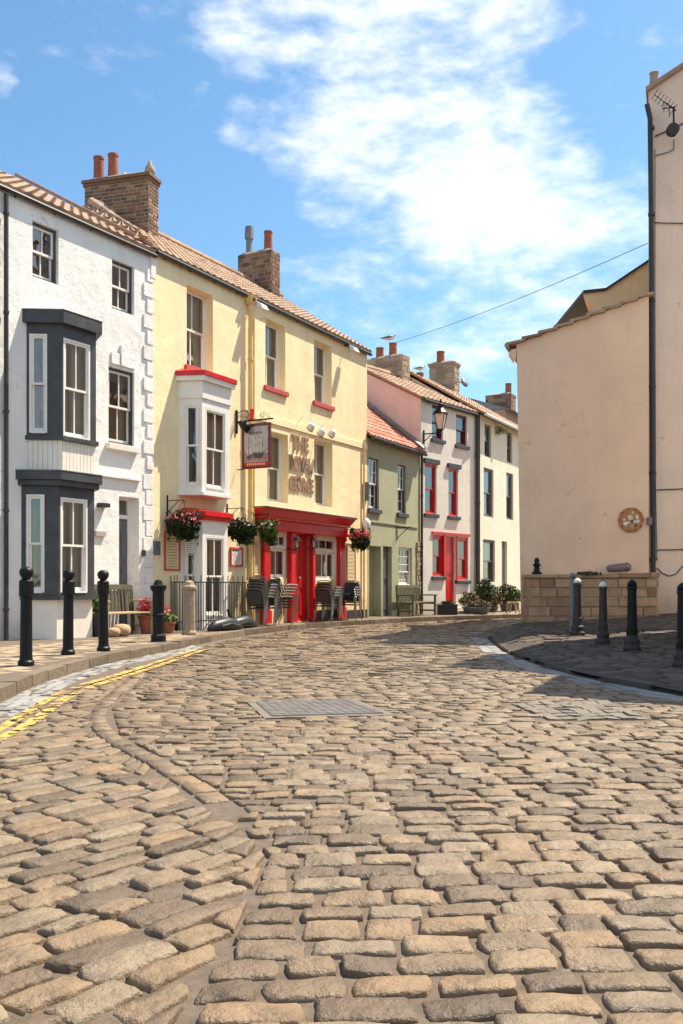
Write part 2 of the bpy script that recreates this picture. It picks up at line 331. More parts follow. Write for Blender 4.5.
def window(F,par,u0,u1,z0,z1,rec=.1,frame='white_sash',sash='white_sash',bars=1,hb=0,curt='curtain',name='window',sill=None,sillout=.08,fw=.05,sw=.042,rail=.5,as_sub=False,cover=.3):
    """sliding sash: box frame, upper and lower sash, glazing bars, pane and curtains behind"""
    mb=MB(); mb.mat(frame); d=-rec; a,b=u0-.01,u1+.01
    mb.fbox(F,a,u0+fw,d-.12,d,z0,z1); mb.fbox(F,u1-fw,b,d-.12,d,z0,z1)
    mb.fbox(F,u0+fw,u1-fw,d-.12,d-.002,z1-fw,z1+.01); mb.fbox(F,u0+fw,u1-fw,d-.12,d+.02,z0-.01,z0+fw*.8)
    zi0=z0+fw*.8; zi1=z1-fw; zm=zi0+(zi1-zi0)*rail; mb.mat(sash); x0,x1=u0+fw,u1-fw
    def leaf(za,zb,dd,bot):
        mb.fbox(F,x0,x0+sw,dd-.035,dd,za,zb); mb.fbox(F,x1-sw,x1,dd-.035,dd,za,zb)
        mb.fbox(F,x0+sw,x1-sw,dd-.035,dd-.001,zb-sw,zb); mb.fbox(F,x0+sw,x1-sw,dd-.035,dd-.001,za,za+(sw*1.6 if bot else sw))
        for k in range(bars):
            c=x0+sw+(x1-x0-2*sw)*(k+1)/(bars+1); mb.fbox(F,c-.012,c+.012,dd-.03,dd-.004,za+sw,zb-sw)
        for k in range(hb):
            c=za+(zb-za)*(k+1)/(hb+1); mb.fbox(F,x0+sw,x1-sw,dd-.028,dd-.006,c-.011,c+.011)
    if rail>0:
        leaf(zm-sw*.5,zi1,d-.02,False); leaf(zi0,zm+sw*.5,d-.062,True)
    else: leaf(zi0,zi1,d-.03,True)
    w=mb.build(name,None,par)
    g=MB().mat('glass')
    if rail>0:
        g.poly([F.p(x0+.01,d-.038,zm),F.p(x1-.01,d-.038,zm),F.p(x1-.01,d-.038,zi1-.01),F.p(x0+.01,d-.038,zi1-.01)])
        g.poly([F.p(x0+.01,d-.08,zi0+.01),F.p(x1-.01,d-.08,zi0+.01),F.p(x1-.01,d-.08,zm),F.p(x0+.01,d-.08,zm)])
    else: g.poly([F.p(x0+.01,d-.05,zi0+.01),F.p(x1-.01,d-.05,zi0+.01),F.p(x1-.01,d-.05,zi1-.01),F.p(x0+.01,d-.05,zi1-.01)])
    g.build('pane',None,w if not as_sub else par)
    if curt:
        c=MB().mat(curt); W=x1-x0
        for s,(ca,cb) in enumerate(((x0,x0+W*cover*random.uniform(.8,1.2)),(x1-W*cover*random.uniform(.8,1.2),x1))):
            n=len(c.v); q=14
            for k in range(q+1):
                u=ca+(cb-ca)*k/q; dd=d-.2+.03*math.sin(k*1.9+s)
                c.v.append(F.p(u,dd,z0+.02)); c.v.append(F.p(u,dd,z1-.02))
            for k in range(q): c.face((n+2*k,n+2*k+2,n+2*k+3,n+2*k+1))
        c.build('curtain',None,w if not as_sub else par)
    if sill:
        sb=MB().mat(sill); sb.fbox(F,u0-.08,u1+.08,-.05,sillout,z0-.13,z0-.012); sb.build('sill',None,w if not as_sub else par,bevel=.008)
    return w
def H(F,xl,xr,yt,yb,rnd=None):
    u0,z1=F.UZ(xl,yt); u0,z0=F.UZ(xl,yb); return (u0,F.U(xr),z0,z1)
def block_face(mb,O,U,V,N,w,h,rh,bl,gap=.012,proud=.014,jit=.25):
    O,U,V,N=map(Vector,(O,U,V,N)); rows=max(1,round(h/rh)); rh=h/rows
    for r in range(rows):
        x=-random.random()*bl*.6 if r%2 else -random.random()*bl*.2
        while x<w:
            l=bl*random.uniform(1-jit,1+jit); a=max(0,x)+gap/2; b=min(w,x+l)-gap/2
            if b-a>.03:
                mb.rnd=random.random(); z0=r*rh+gap/2; z1=(r+1)*rh-gap/2; p=proud*random.uniform(.5,1.3)
                q=[O+U*a+V*z0,O+U*b+V*z0,O+U*b+V*z1,O+U*a+V*z1]; e=min(.012,rh*.15)
                t=[O+U*(a+e)+V*(z0+e)+N*p,O+U*(b-e)+V*(z0+e)+N*p,O+U*(b-e)+V*(z1-e)+N*p,O+U*(a+e)+V*(z1-e)+N*p]
                mb.hexa([*q,*t])
            x+=l
def stack(F,par,u0,u1,t0,t1,z0,z1,mat='brick',rh=.078,bl=.24,cap=.0,proud=.014,name='chimney'):
    mb=MB().mat('mortar'); mb.fbox(F,u0,u1,-t1,-t0,z0,z1)
    mb.mat(mat); u=Vector((F.u.x,F.u.y,0)); n=Vector((F.n.x,F.n.y,0)); V=Vector((0,0,1)); h=z1-z0
    block_face(mb,F.p(u0,-t1,z0),n,V,-u,t1-t0,h,rh,bl,proud=proud); block_face(mb,F.p(u0,-t0,z0),u,V,n,u1-u0,h,rh,bl,proud=proud)
    block_face(mb,F.p(u1,-t0,z0),-n,V,u,t1-t0,h,rh,bl,proud=proud); block_face(mb,F.p(u1,-t1,z0),-u,V,-n,u1-u0,h,rh,bl,proud=proud)
    if cap:
        for k in range(2):
            e=.03+.03*k; mb.rnd=.25+.2*k; za=z1+(k-2)*.08; mb.fbox(F,u0-e,u1+e,-t1-e,-t0+e,za,za+.074)
    mb.mat('mortar'); mb.rnd=.5
    a=F.p(u0,-t1,z1);b=F.p(u1,-t1,z1);c=F.p(u1,-t0,z1);d=F.p(u0,-t0,z1)
    ins=lambda p:(p[0]*.75+(a[0]+c[0])/2*.25,p[1]*.75+(a[1]+c[1])/2*.25,z1+.07)
    mb.hexa([d,c,b,a,ins(d),ins(c),ins(b),ins(a)])
    return mb.build(name,None,par)
def pot(F,par,u,t,z,h,r=.11,mat='terracotta',kind=0):
    p=F.p(u,-t,z); mb=MB().mat(mat)
    if kind==0: mb.lathe(p,[(r*1.08,0),(r*1.05,.05),(r,.07),(r*.93,h*.9),(r*1.03,h*.91),(r*1.03,h),(r*.8,h),(r*.8,h-.15)],14)
    else: mb.lathe(p,[(r*.8,0),(r*.8,h*.55),(r*1.15,h*.57),(r*1.05,h),(r*.8,h),(r*.8,h-.2)],6)
    return mb.build('chimney_pot',None,par,smooth=False)
def leafball(mb,c,rad,n,size,flat=.0):
    c=Vector(c)
    for _ in range(n):
        while True:
            q=Vector((random.uniform(-1,1),random.uniform(-1,1),random.uniform(-1,1)))
            if .25<q.length<1: break
        q=q*(.75+.25*random.random()); p=c+Vector((q.x*rad[0],q.y*rad[1],q.z*rad[2]))
        a=Vector((random.gauss(0,1),random.gauss(0,1),random.gauss(0,1))).normalized(); b=a.cross(Vector((random.gauss(0,1),random.gauss(0,1),random.gauss(0,1)))).normalized()
        s=size*random.uniform(.6,1.3); mb.rnd=random.random()
        mb.poly([p-a*s,p+b*s*.45,p+a*s,p-b*s*.45])
def text_mesh(F,par,txt,u0,u1,z0,z1,d0,depth,mat,name='lettering',bold=.02,rim=None):
    cu=bpy.data.curves.new('t','FONT'); cu.body=txt; cu.size=1; cu.offset=bold; cu.extrude=.5; cu.resolution_u=3
    ob=bpy.data.objects.new('t',cu); COL.objects.link(ob); dg=bpy.context.evaluated_depsgraph_get(); dg.update()
    me=bpy.data.meshes.new_from_object(ob.evaluated_get(dg)); bpy.data.objects.remove(ob)
    xs=[v.co.x for v in me.vertices]; ys=[v.co.y for v in me.vertices]; x0,x1,y0,y1=min(xs),max(xs),min(ys),max(ys)
    mb=MB().mat(mat)
    for v in me.vertices:
        u=u0+(u1-u0)*(v.co.x-x0)/(x1-x0); z=z0+(z1-z0)*(v.co.y-y0)/(y1-y0); mb.v.append(F.p(u,d0+depth*(v.co.z+.5),z))
    for f in me.polygons: mb.face(tuple(f.vertices))
    bpy.data.meshes.remove(me)
    return mb.build(name,None,par)
# ------------------------------------------------------------------ sight helpers for the ground
def gp(px,py,z=0):
    Y=(CH-z)*K/(py-HY); return Vector(((px-CX)/K*Y,Y))
def ip(pts,y):  # x as function of y on polyline sorted by y
    if y<=pts[0][1]: return pts[0][0]
    for a,b in zip(pts,pts[1:]):
        if a[1]<=y<=b[1]:
            t=(y-a[1])/(b[1]-a[1]+1e-9); return a[0]+(b[0]-a[0])*t
    return pts[-1][0]
KL=[(-2.95,-4),(-2.95,6),(-3.08,8.65),(-3.25,10.2),(-3.25,11.4),(-3.18,12.9),(-2.98,14.2),(-2.72,16),(-2.42,18.3),(-2.05,20.2),(-1.23,22.9),(-.04,25.2),(2.65,28.8),(5.8,31.5),(9.5,34.5),(14,38)]
GL=[(-2.55,-4),(-2.55,5.5),(-2.60,7.25),(-2.77,8.69),(-2.80,9.88),(-2.72,10.96),(-2.62,12.4),(-2.52,14.6),(-2.33,17.7),(-2.0,20.0),(-1.2,22.8),(0,25.1),(2.7,28.7),(5.85,31.4),(9.6,34.4),(14,38)]
KR=[(12,5.9),(8,6.1),(5,6.8),(3.9,7.8),(3.23,9.1),(3.1,9.7),(2.80,10.8),(2.62,12.3),(2.57,14.8),(2.75,17.2),(2.95,19.4),(3.3,20.9),(3.78,22.2),(4.6,24.6),(6.0,29),(8,35)]
KRY=sorted(KR,key=lambda p:p[1])
def hL(x,y): return .11
def hR(x,y):
    t=min(1,max(0,(y-9)/12)); q=min(1,max(0,(x-ip(KRY,y)-.1)/.75)) if y>7 else .5
    return .05+.23*t*q*(2-q)+.05*max(0,x-3.9)*t
F_W=Fac((-5.775,16.6),(-3.89,19.8)); F_Y=Fac((-3.89,19.8),(.754,28.4)); F_G=Fac((.754,28.4),(2.64,31.9))
F_P=Fac((2.64,31.9),(4.86,34.7)); F_C=Fac((4.86,34.7),(7.07,38.8))
# ------------------------------------------------------------------ setts
def sett(mb,C,zf,n,h,jit,rnd,low=-.012):
    """one cushion shaped stone on four corners (ccw), n = grid resolution"""
    lv={2:[-1,-.985,.985,1],3:[-1,-.92,.92,1],4:[-1,-.93,.93,1],5:[-1,-.955,-.90,.90,.955,1],7:[-1,-.965,-.92,-.80,0,.80,.92,.965,1],9:[-1,-.975,-.94,-.86,-.45,0,.45,.86,.94,.975,1]}[n]
    hv={1:0,.985:1,.93:1,.955:.8,.90:1,.965:.72,.92:.93,.80:1,.975:.62,.94:.88,.86:.985,.45:1,0:1}
    mb.rnd=rnd; mb.fl=n<=3; k=len(mb.v); m=len(lv); tx,ty=random.gauss(0,.003),random.gauss(0,.0035); ph=random.random()*9; dz=random.gauss(0,.0022)
    rough=n>=7
    cr=random.uniform(.03,.10) if n>2 else 0
    for s in lv:
        for t in lv:
            e=min(hv[abs(s)] if abs(s) in hv else 1,hv[abs(t)] if abs(t) in hv else 1)
            q=1-cr*(s*s*t*t); a=s*q; b=t*q
            if rough:
                a+=.03*math.sin(ph+3.1*t+1.7*s)*abs(s)+random.uniform(-.02,.02)*abs(s); b+=.05*math.sin(ph*2+2.7*s)*abs(t)+random.uniform(-.03,.03)*abs(t)
            w=[(1-a)*(1-b)/4,(1+a)*(1-b)/4,(1+a)*(1+b)/4,(1-a)*(1+b)/4]
            x=sum(w[i]*C[i][0] for i in range(4)); y=sum(w[i]*C[i][1] for i in range(4))
            z=low+(h-low)*e
            if e>.5: z+=dz+tx*a+ty*b+(random.gauss(0,.0022) if rough else 0)-.006*(a*a+b*b)*.5
            mb.v.append((x,y,zf(x,y)+z))
    for i in range(m-1):
        for j in range(m-1):
            a=k+i*m+j; mb.face((a,a+m,a+m+1,a+1))
def field(mb,ang,vr,ur,row,length,inside,zf,warp=None,gap=.024,h=.012,res=None,orig=(0,0),rr=None,clamp=None):
    ca,sa=math.cos(ang),math.sin(ang); v=vr[0]
    while v<vr[1]:
        w=row*random.uniform(.92,1.09); u=ur[0]+random.uniform(-.3,0); ph=random.random()*6
        while u<ur[1]:
            l=length*random.choice((.72,.86,.95,1,1.05,1.12,1.25))*random.uniform(.96,1.04); g=gap*random.uniform(.36,.6)
            def P(a,b):
                b2=b+(warp(a,b) if warp else 0)+.010*math.sin(a*2.1+ph*0)
                return (orig[0]+ca*a-sa*b2,orig[1]+sa*a+ca*b2)
            c=P(u+l/2,v+w/2)
            if inside(*c):
                q_=.5 if clamp else 1
                j=lambda:random.uniform(-.009,.009)*q_
                sk=random.uniform(-.012,.012)*q_
                C=[P(u+g+j()+sk,v+g+j()),P(u+l-g+j()+sk,v+g+j()),P(u+l-g+j()-sk,v+w-g+j()),P(u+g+j()-sk,v+w-g+j())]
                if clamp:
                    C=[clamp(*k) for k in C]
                    if abs((C[2][0]-C[0][0])*(C[3][1]-C[1][1])-(C[3][0]-C[1][0])*(C[2][1]-C[0][1]))/2<.26*w*length: u+=l; continue
                y=c[1]; n=res(y) if res else (9 if y<4.3 else 7 if y<7 else 5 if y<11 else 3)
                hh=h*(1 if y<4 else max(.7,1-.05*(y-4)))
                sett(mb,C,zf,n,hh+random.uniform(-.003,.004),0,rr() if rr else random.random())
            u+=l
        v+=w
def strip(mb,line,off0,off1,rows,length,zf,gap=.012,h=.004,low=-.03,n=3,rr=None):
    P=[Vector(p) for p in line]; seg=[0]
    for a,b in zip(P,P[1:]): seg.append(seg[-1]+(b-a).length)
    T=seg[-1]
    def at(s):
        s=min(max(s,0),T)
        for i in range(len(P)-1):
            if s<=seg[i+1] or i==len(P)-2:
                t=(s-seg[i])/(seg[i+1]-seg[i]); p=P[i].lerp(P[i+1],t)
                d0=(P[i+1]-P[i]).normalized()
                a=(P[i]-P[i-1]).normalized() if i>0 else d0; b=(P[i+2]-P[i+1]).normalized() if i<len(P)-2 else d0
                d=((d0+a).normalized()).lerp((d0+b).normalized(),t); d.normalize(); return p,Vector((d.y,-d.x))
    for r in range(rows):
        s=-random.random()*length; a0=off0+(off1-off0)*r/rows; a1=off0+(off1-off0)*(r+1)/rows
        while s<T:
            l=length*random.uniform(.75,1.25); e=s+l
            if s>=0:
                (p,np),(q,nq)=at(s+gap/2),at(min(T,e)-gap/2)
                g=gap/2; sg=1 if a1>a0 else -1
                C=[p+np*(a0+g*sg),q+nq*(a0+g*sg),q+nq*(a1-g*sg),p+np*(a1-g*sg)]
                if sg>0: C=[C[3],C[2],C[1],C[0]]
                sett(mb,[tuple(c) for c in C],zf,n,h+random.uniform(-.002,.002),0,rr() if rr else random.random(),low)
            s=e
def resample(line,step=.5):
    out=[];P=[Vector(p) for p in line]
    n=len(P)
    for i in range(n-1):
        p0=P[max(0,i-1)];p1=P[i];p2=P[i+1];p3=P[min(n-1,i+2)]; k=max(1,int((p2-p1).length/step))
        for j in range(k):
            t=j/k; out.append(.5*((2*p1)+(p2-p0)*t+(2*p0-5*p1+4*p2-p3)*t*t+(3*p1-p0-3*p2+p3)*t**3))
    out.append(P[-1]); return [(q.x,q.y) for q in out]
BND=[(-.55,-2),(-.45,1.8),(-.37,2.53),(-.32,2.81),(-.28,3.68),(-.55,4.5),(-1.08,5.63),(-1.65,6.72),(-2.06,8.2),(-2.43,11.6),(-2.7,12.2)]
KLs=resample(KL,.6); GLs=resample(GL,.6); KRs=resample(KR,.6)
def xr(y):   # road's right edge = kerb minus channel
    return ip(sorted(KRs,key=lambda p:p[1]),y)-(.30 if y>7.6 else .35) if y>6.2 else 12
def limL(y): return ip(GL,y)+.04, ip(BND,y)-(.080 if y>4.3 else .006)
def limR(y):
    lo=ip(GL,y)+.04
    if y<12.2: lo=max(lo,ip(BND,y)+(.098 if y>4.3 else .006))
    return lo, xr(y)-.03
def clampL(x,y): a,b=limL(y); return (min(max(x,a),b),y)
def clampR(x,y): a,b=limR(y); return (min(max(x,a),b),y)
def inL(x,y):
    if y>12: return False
    a,b=limL(y); return a-.12<x<b+.14
def inR(x,y):
    if GR0(x,y) or GR1(x,y): return False
    a,b=limR(y); return a-.12<x<b+.12
def quadtest(q):
    def f(x,y):
        s=0
        for i in range(4):
            a=q[i];b=q[(i+1)%4]
            c=(b[0]-a[0])*(y-a[1])-(b[1]-a[1])*(x-a[0])
            if c/math.hypot(b[0]-a[0],b[1]-a[1])<-.07: return False
        return True
    return f
Q0=[gp(272,718),gp(384,715),gp(349,701.5),gp(256,704)]; GR0=quadtest(Q0)
Q1=[gp(549,721),gp(652,720.5),gp(608,702.5),gp(510,704)]; GR1=quadtest(Q1)
road=MB(); road.mat('joint')
prev=None
ys=[-4,0,2,4,5.5,6.2]+[6.5+.5*i for i in range(56)]
for y in ys:
    a=ip(KL,y); b=xr(y)+1.1 if y>6.2 else 12
    if prev: road.poly([(prev[0],prev[2],0),(prev[1],prev[2],0),(b,y,0),(a,y,0)])
    prev=(a,b,y)
rz=lambda x,y:0.0
# joint sheet sits at 0; stones rise out of it
def rtone():
    return random.random()
road.mat('stone_sett')
def rowcurve(a,b):
    sp=math.log(1+math.exp(-(a+.2)*1.6))/1.6; A=.42/(1+math.exp(-(b-6.3)/1.1)); return .03*a-.008*a*a+A*sp
field(road,R(2),(1.0,12.4),(-3,6),.142,.215,inR,rz,warp=rowcurve,h=.021,gap=.017,rr=rtone,clamp=clampR)
field(road,R(0),(12.3,37),(-4,12),.165,.27,inR,rz,warp=lambda a,b:rowcurve(a,12.3)-.0*a,clamp=clampR,h=.02,rr=rtone,res=lambda y:3,gap=.026)
field(road,R(51.5),(-9,12),(-3,14),.128,.27,inL,rz,h=.021,gap=.017,orig=(0,0),rr=rtone,clamp=clampL)
strip(road,[p for p in resample(BND,.4) if p[1]>4.3],-.07,.09,1,.21,rz,gap=.022,h=.020,n=5,rr=rtone)
def gw(y): return .01
road.mat('channel')
strip(road,[p for p in KLs if 3<p[1]<17.5],.03,.36,3,.24,rz,gap=.010,h=.010,low=-.01,n=2)
strip(road,[p for p in KRs if 6.2<p[1]<19.4 and p[0]<7],-.01,-.34,2,.45,rz,gap=.010,h=.010,low=-.01,n=2)
# grey paver patch in the road
def inq(q,nx,ny,gap=.008):
    for i in range(nx):
        for j in range(ny):
            def B(s,t): return tuple((Vector(q[0])*(1-s)+Vector(q[1])*s)*(1-t)+(Vector(q[3])*(1-s)+Vector(q[2])*s)*t)
            o=(.5/nx if j%2 else 0); a=min(1,i/nx+o*.0); b=(i+1)/nx
            C=[B(a+.006,j/ny+.01),B(b-.006,j/ny+.01),B(b-.006,(j+1)/ny-.01),B(a+.006,(j+1)/ny-.01)]
            sett(road,C,rz,2,.019,0,random.random()*.6,-.01)
road.mat('patch'); inq(Q1,7,6)
road=tag(road.build('road',None,None,smooth=True),kind='structure')
# yellow lines
yb=MB().mat('line_yellow')
for o0,o1 in ((.05,.15),(.20,.30)):
    L=[p for p in resample(GL,.25) if 2<p[1]<15.8]
    for a,b in zip(L,L[1:]):
        t=Vector((b[0]-a[0],b[1]-a[1])).normalized(); n=Vector((t.y,-t.x)); A=Vector(a);B=Vector(b)
        q=[A+n*o0,A+n*o1,B+n*o1,B+n*o0]; yb.poly([(p.x,p.y,.0225) for p in q])
tag(yb.build('road_marking',None,None),kind='structure')
# kerbs
kb=MB().mat('kerb')
strip(kb,KLs,-.17,.0,1,.75,lambda x,y:0,gap=.010,h=.125,low=-.05,n=2)
tag(kb.build('kerb',None,None,smooth=False),kind='structure')
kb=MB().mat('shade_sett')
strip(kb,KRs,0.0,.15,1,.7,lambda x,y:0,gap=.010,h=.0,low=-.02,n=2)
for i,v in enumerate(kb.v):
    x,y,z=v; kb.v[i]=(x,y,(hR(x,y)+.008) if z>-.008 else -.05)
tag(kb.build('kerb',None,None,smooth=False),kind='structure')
# left pavement
pv=MB().mat('joint'); prev=None
for p in KLs:
    q=(p[0]-.16,p[1])
    if prev: pv.poly([(-16,prev[1],.11),(prev[0],prev[1],.11),(q[0],q[1],.11),(-16,q[1],.11)])
    prev=q
pv.poly([(-16,38,.11),(13.8,38,.11),(30,60,.11),(-16,60,.11)])
pv.mat('flag')
def inPL(x,y):
    if x>ip(KL,y)-.33: return False
    P=Vector((x,y))
    for F in (F_W,F_Y,F_G,F_P,F_C):
        q=P-F.A; u=q.dot(F.u); d=q.dot(F.n)
        if -.0<=u<=F.L and d<.03: return False
    if y<16.6 and (P-F_W.A).dot(F_W.n)<.03: return False
    return x>-9
field(pv,R(60),(-8,12),(3,42),.27,.36,inPL,lambda x,y:.11,gap=.014,h=.010,res=lambda y:3)
tag(pv.build('left_pavement',None,None,smooth=True),kind='structure')
# right pavement
pr=MB().mat('earth')
KRsy=sorted(KRs,key=lambda p:p[1])
yy=[5.9+.15*i for i in range(160)]
for y0,y1 in zip(yy,yy[1:]):
    xa,xb=ip(KRsy,y0)+.03,ip(KRsy,y1)+.03
    for k in range(16):
        f=lambda x,t:x+(13-x)*t*t
        q=[(f(xa,k/16),y0),(f(xa,(k+1)/16),y0),(f(xb,(k+1)/16),y1),(f(xb,k/16),y1)]
        pr.poly([(a,b,hR(a,b)-.004) for a,b in q])
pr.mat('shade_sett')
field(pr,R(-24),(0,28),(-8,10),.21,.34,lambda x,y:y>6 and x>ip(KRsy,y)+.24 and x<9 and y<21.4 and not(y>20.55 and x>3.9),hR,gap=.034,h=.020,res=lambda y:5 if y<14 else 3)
tag(pr.build('right_pavement',None,None,smooth=True),kind='structure')
g=MB().mat('earth'); g.poly([(-1500,-1500,-.08),(1500,-1500,-.08),(1500,1500,-.08),(-1500,1500,-.08)])
tag(g.build('ground',None,None),kind='structure')
# drain cover plate
cc=sum((q for q in Q0),Vector((0,0)))/4; QS=[cc+(q-cc)*1.16 for q in Q0]
dc=MB().mat('patch'); dc.prism([(*p,-.0) for p in QS],(0,0,.012)); dc.mat('iron_cover'); dc.prism([(*p,-.0) for p in Q0],(0,0,.018))
for i in range(12):
    for j in range(10):
        s0,t0=(i+.12)/12,(j+.12)/10; s1,t1=(i+.88)/12,(j+.88)/10
        B=lambda s,t: tuple((Q0[0]*(1-s)+Q0[1]*s)*(1-t)+(Q0[3]*(1-s)+Q0[2]*s)*t)
        dc.prism([(*B(a,b),.018) for a,b in ((s0,t0),(s1,t0),(s1,t1),(s0,t1))],(0,0,.004))
c=sum((q for q in Q0),Vector((0,0)))/4
tag(dc.build('drain_cover',None,None,loc=(c.x,c.y,0)),'flat grey iron cover plate let into the cobbled road','drain cover')
def frame_down(F,u,d,z0,z1,par,mat='gutter',r=.04,name='downpipe'):
    mb=MB().mat(mat); mb.tube([F.p(u,d,z0),F.p(u,d,z1)],r,10)
    k=z0+.5
    while k<z1: mb.tube([F.p(u,d,k),F.p(u,d,k+.05)],r*1.3,10); k+=1.7
    return mb.build(name,None,par,smooth=False)
Z0=.05
# ================================================================== WHITE HOUSE
F=F_W; ws=F.U(-45); we=F.L
rt=thing('white_house',F.p(1.5,0,.11),'white rendered house with two stacked slate blue bay windows, left of the yellow pub','house')
zE=CH+330/960*19.8+.02
w1=H(F,32.4,58.5,219.7,276); w2=H(F,112,134.2,258.3,308); w3=H(F,108.5,134.3,366,442.4); dr=H(F,119,139,496,632); dr=(dr[0],dr[1],.13,dr[3])
BU=(F.U(26.5),F.U(96)); 
def bay(F,par,xl,xc,xr,p,top,bot,body,winmat,capmat,wyt,wyb,wyt2,wyb2,lx,fx,canopy,rail=.5,name='bay_window',bars=1,over=.1,ztop=None):
    """splayed bay: three faces with real openings, sashes and panes, own little roof"""
    uL=F.U(xl); uC=F.U(xc,p); uR=F.U(xr,p); s=uC-uL; uE=uR+s
    zt=F.UZ(xc,top,p)[1]; zb=F.UZ(xc,bot,p)[1]
    fa=F.sub(uL,0,uC,p); fb=F.sub(uC,p,uR,p); fc=F.sub(uR,p,uE,0)
    ha=H(fa,lx[0],lx[1],wyt,wyb); ha=(max(.05,ha[0]),min(fa.L-.05,ha[1]),ha[2],ha[3])
    hb=H(fb,fx[0],fx[1],wyt2,wyb2); hb=(max(.03,hb[0]),min(fb.L-.05,hb[1]),hb[2],hb[3])
    hc=(fc.L-ha[1],fc.L-ha[0],ha[2],ha[3])
    mb=MB()
    for f,h in ((fa,ha),(fb,hb),(fc,hc)): wall(f,0,f.L,zb,zt,[h],body,.06,mb=mb)
    mb.mat(body)
    pts=[(uL,-.02),(uC,p),(uR,p),(uE,-.02)]
    mb.prism([F.p(a,b,zb-.07) for a,b in [(uL-.05,-.02),(uC-.02,p+.05),(uR+.02,p+.05),(uE+.05,-.02)]],(0,0,.069))
    mb.prism([F.p(a,b,zt) for a,b in pts],(0,0,.05))
    b=mb.build(name,None,par)
    for f,h,bb in ((fa,ha,0),(fb,hb,bars),(fc,hc,0)):
        window(f,b,*h,rec=.0,frame=winmat,sash='white_sash',bars=bb,name='sash',as_sub=True,fw=.035,sw=.04,rail=rail,cover=.46)
    # canopy
    z0,z1,o,mt=canopy; z0=list(z0); z0[0]=min(z0[0],zt) if body!='slate_paint' else z0[0]; cb=MB().mat(mt); n=len(z0)
    for (za,zb2,ov) in zip(z0,z1,o):
        cb.prism([F.p(a,b,za) for a,b in [(uL-ov,0),(uC-ov*.6,p+ov),(uR+ov*.6,p+ov),(uE+ov,0)]],(0,0,zb2-za))
    cb.mat(capmat); ov=o[-1]
    cb.prism([F.p(a,b,z1[-1]) for a,b in [(uL-ov-.01,0),(uC-ov*.6,p+ov+.01),(uR+ov*.6,p+ov+.01),(uE+ov+.01,0)]],(0,0,.018))
    cb.build('bay_roof',None,par,bevel=.006)
    return uL,uC,uR,uE,zb,zt
p=.5
zc=F.UZ(62,324,p)[1]; zct=F.UZ(64,312,p)[1]
b1=bay(F,rt,26.5,62.2,96,p,324,436,'slate_paint','white_sash','lead',333.5,432.5,337.3,436,(29.3,47),(63.5,90),([zc],[zct],[.10],'slate_paint'))
z2c=F.UZ(58.8,486,p)[1]; z2t=F.UZ(58,471.5,p)[1]
b2=bay(F,rt,21.3,58.8,94.3,p+.03,486,596,'slate_paint','white_sash','lead',494.3,592.5,497,592.5,(26.5,44.3),(60.7,87.5),([z2c,z2c+.1],[z2c+.1,z2t],[.08,.13],'slate_paint'))
mb=wall(F,ws,we,Z0,zE,[w1,w2,w3,dr,(b1[0]+.03,b1[3]-.03,b1[4]+.03,b1[5]-.03),(b2[0]+.03,b2[3]-.03,b2[4]+.03,b2[5]-.03)],'white_wall',.22)
shell(F,ws,we,Z0,zE,8,4,.56,mb); mb.build('wall',None,rt)
# panels between and under bays
pbs=[]
for (bb,za,zz) in ((b1,z2t+.02,b1[4]-.071),(b2,Z0,b2[4]-.071)):
    pb=MB().mat('white_panel'); pbs.append(pb); pb.prism([F.p(a,b,za) for a,b in [(bb[0]+.02,-.01),(bb[1],p-.02),(bb[2],p-.02),(bb[3]-.02,-.01)]],(0,0,zz-za))
pb=pbs[0]; f=F.sub(b1[1],p-.02,b1[2],p-.02); k=.02
while k<f.L-.04: pb.fbox(f,k,k+.075,0.001,.012,z2t+.05,b1[4]-.09); k+=.085
f=F.sub(b1[0]+.02,0,b1[1],p-.02); k=.02
while k<f.L-.04: pb.fbox(f,k,k+.075,0.001,.012,z2t+.05,b1[4]-.09); k+=.085
for pb in pbs: pb.build('bay_panel',None,rt)
window(F,rt,*w1,rec=.07,frame='slate_paint',bars=1,sill=None,curt=None,cover=.25)
window(F,rt,*w2,rec=.07,frame='slate_paint',bars=1,sill=None,curt=None)
window(F,rt,*w3,rec=.05,frame='slate_paint',bars=1,sill='white_panel',sillout=.1,curt='curtain')
db=MB().mat('slate_paint'); a,b,c,e=dr; fz=F.UZ(119,516)[1]; 
db.mat('white_sash'); db.fbox(F,a,a+.06,-.30,-.22,c,e); db.fbox(F,b-.08,b,-.30,-.22,c,e); db.fbox(F,a+.06,b-.08,-.30,-.221,fz-.03,fz+.05); db.fbox(F,a+.06,b-.08,-.30,-.221,e-.05,e)
db=db.build('door_frame',None,rt)
d2=MB().mat('grey_door'); d2.fbox(F,a+.06,b-.08,-.29,-.25,c,fz-.03)
for k in range(2):
    for q in range(3): 
        wq=(b-a-.14)/2; d2.fbox(F,a+.06+.04+k*wq,a+.06+wq-.03+k*wq,-.25,-.235,c+.12+q*.68,c+.12+q*.68+.55)
dd=d2.build('door',None,rt); MB().mat('alu').lathe(F.p(b-.16,-.22,1.15),[(.01,-.03),(.03,0),(.01,.03)],8).build('door_knob',None,dd)
MB().mat('glass').fbox(F,a+.06,b-.08,-.28,-.27,fz+.05,e-.05).build('fanlight',None,rt)
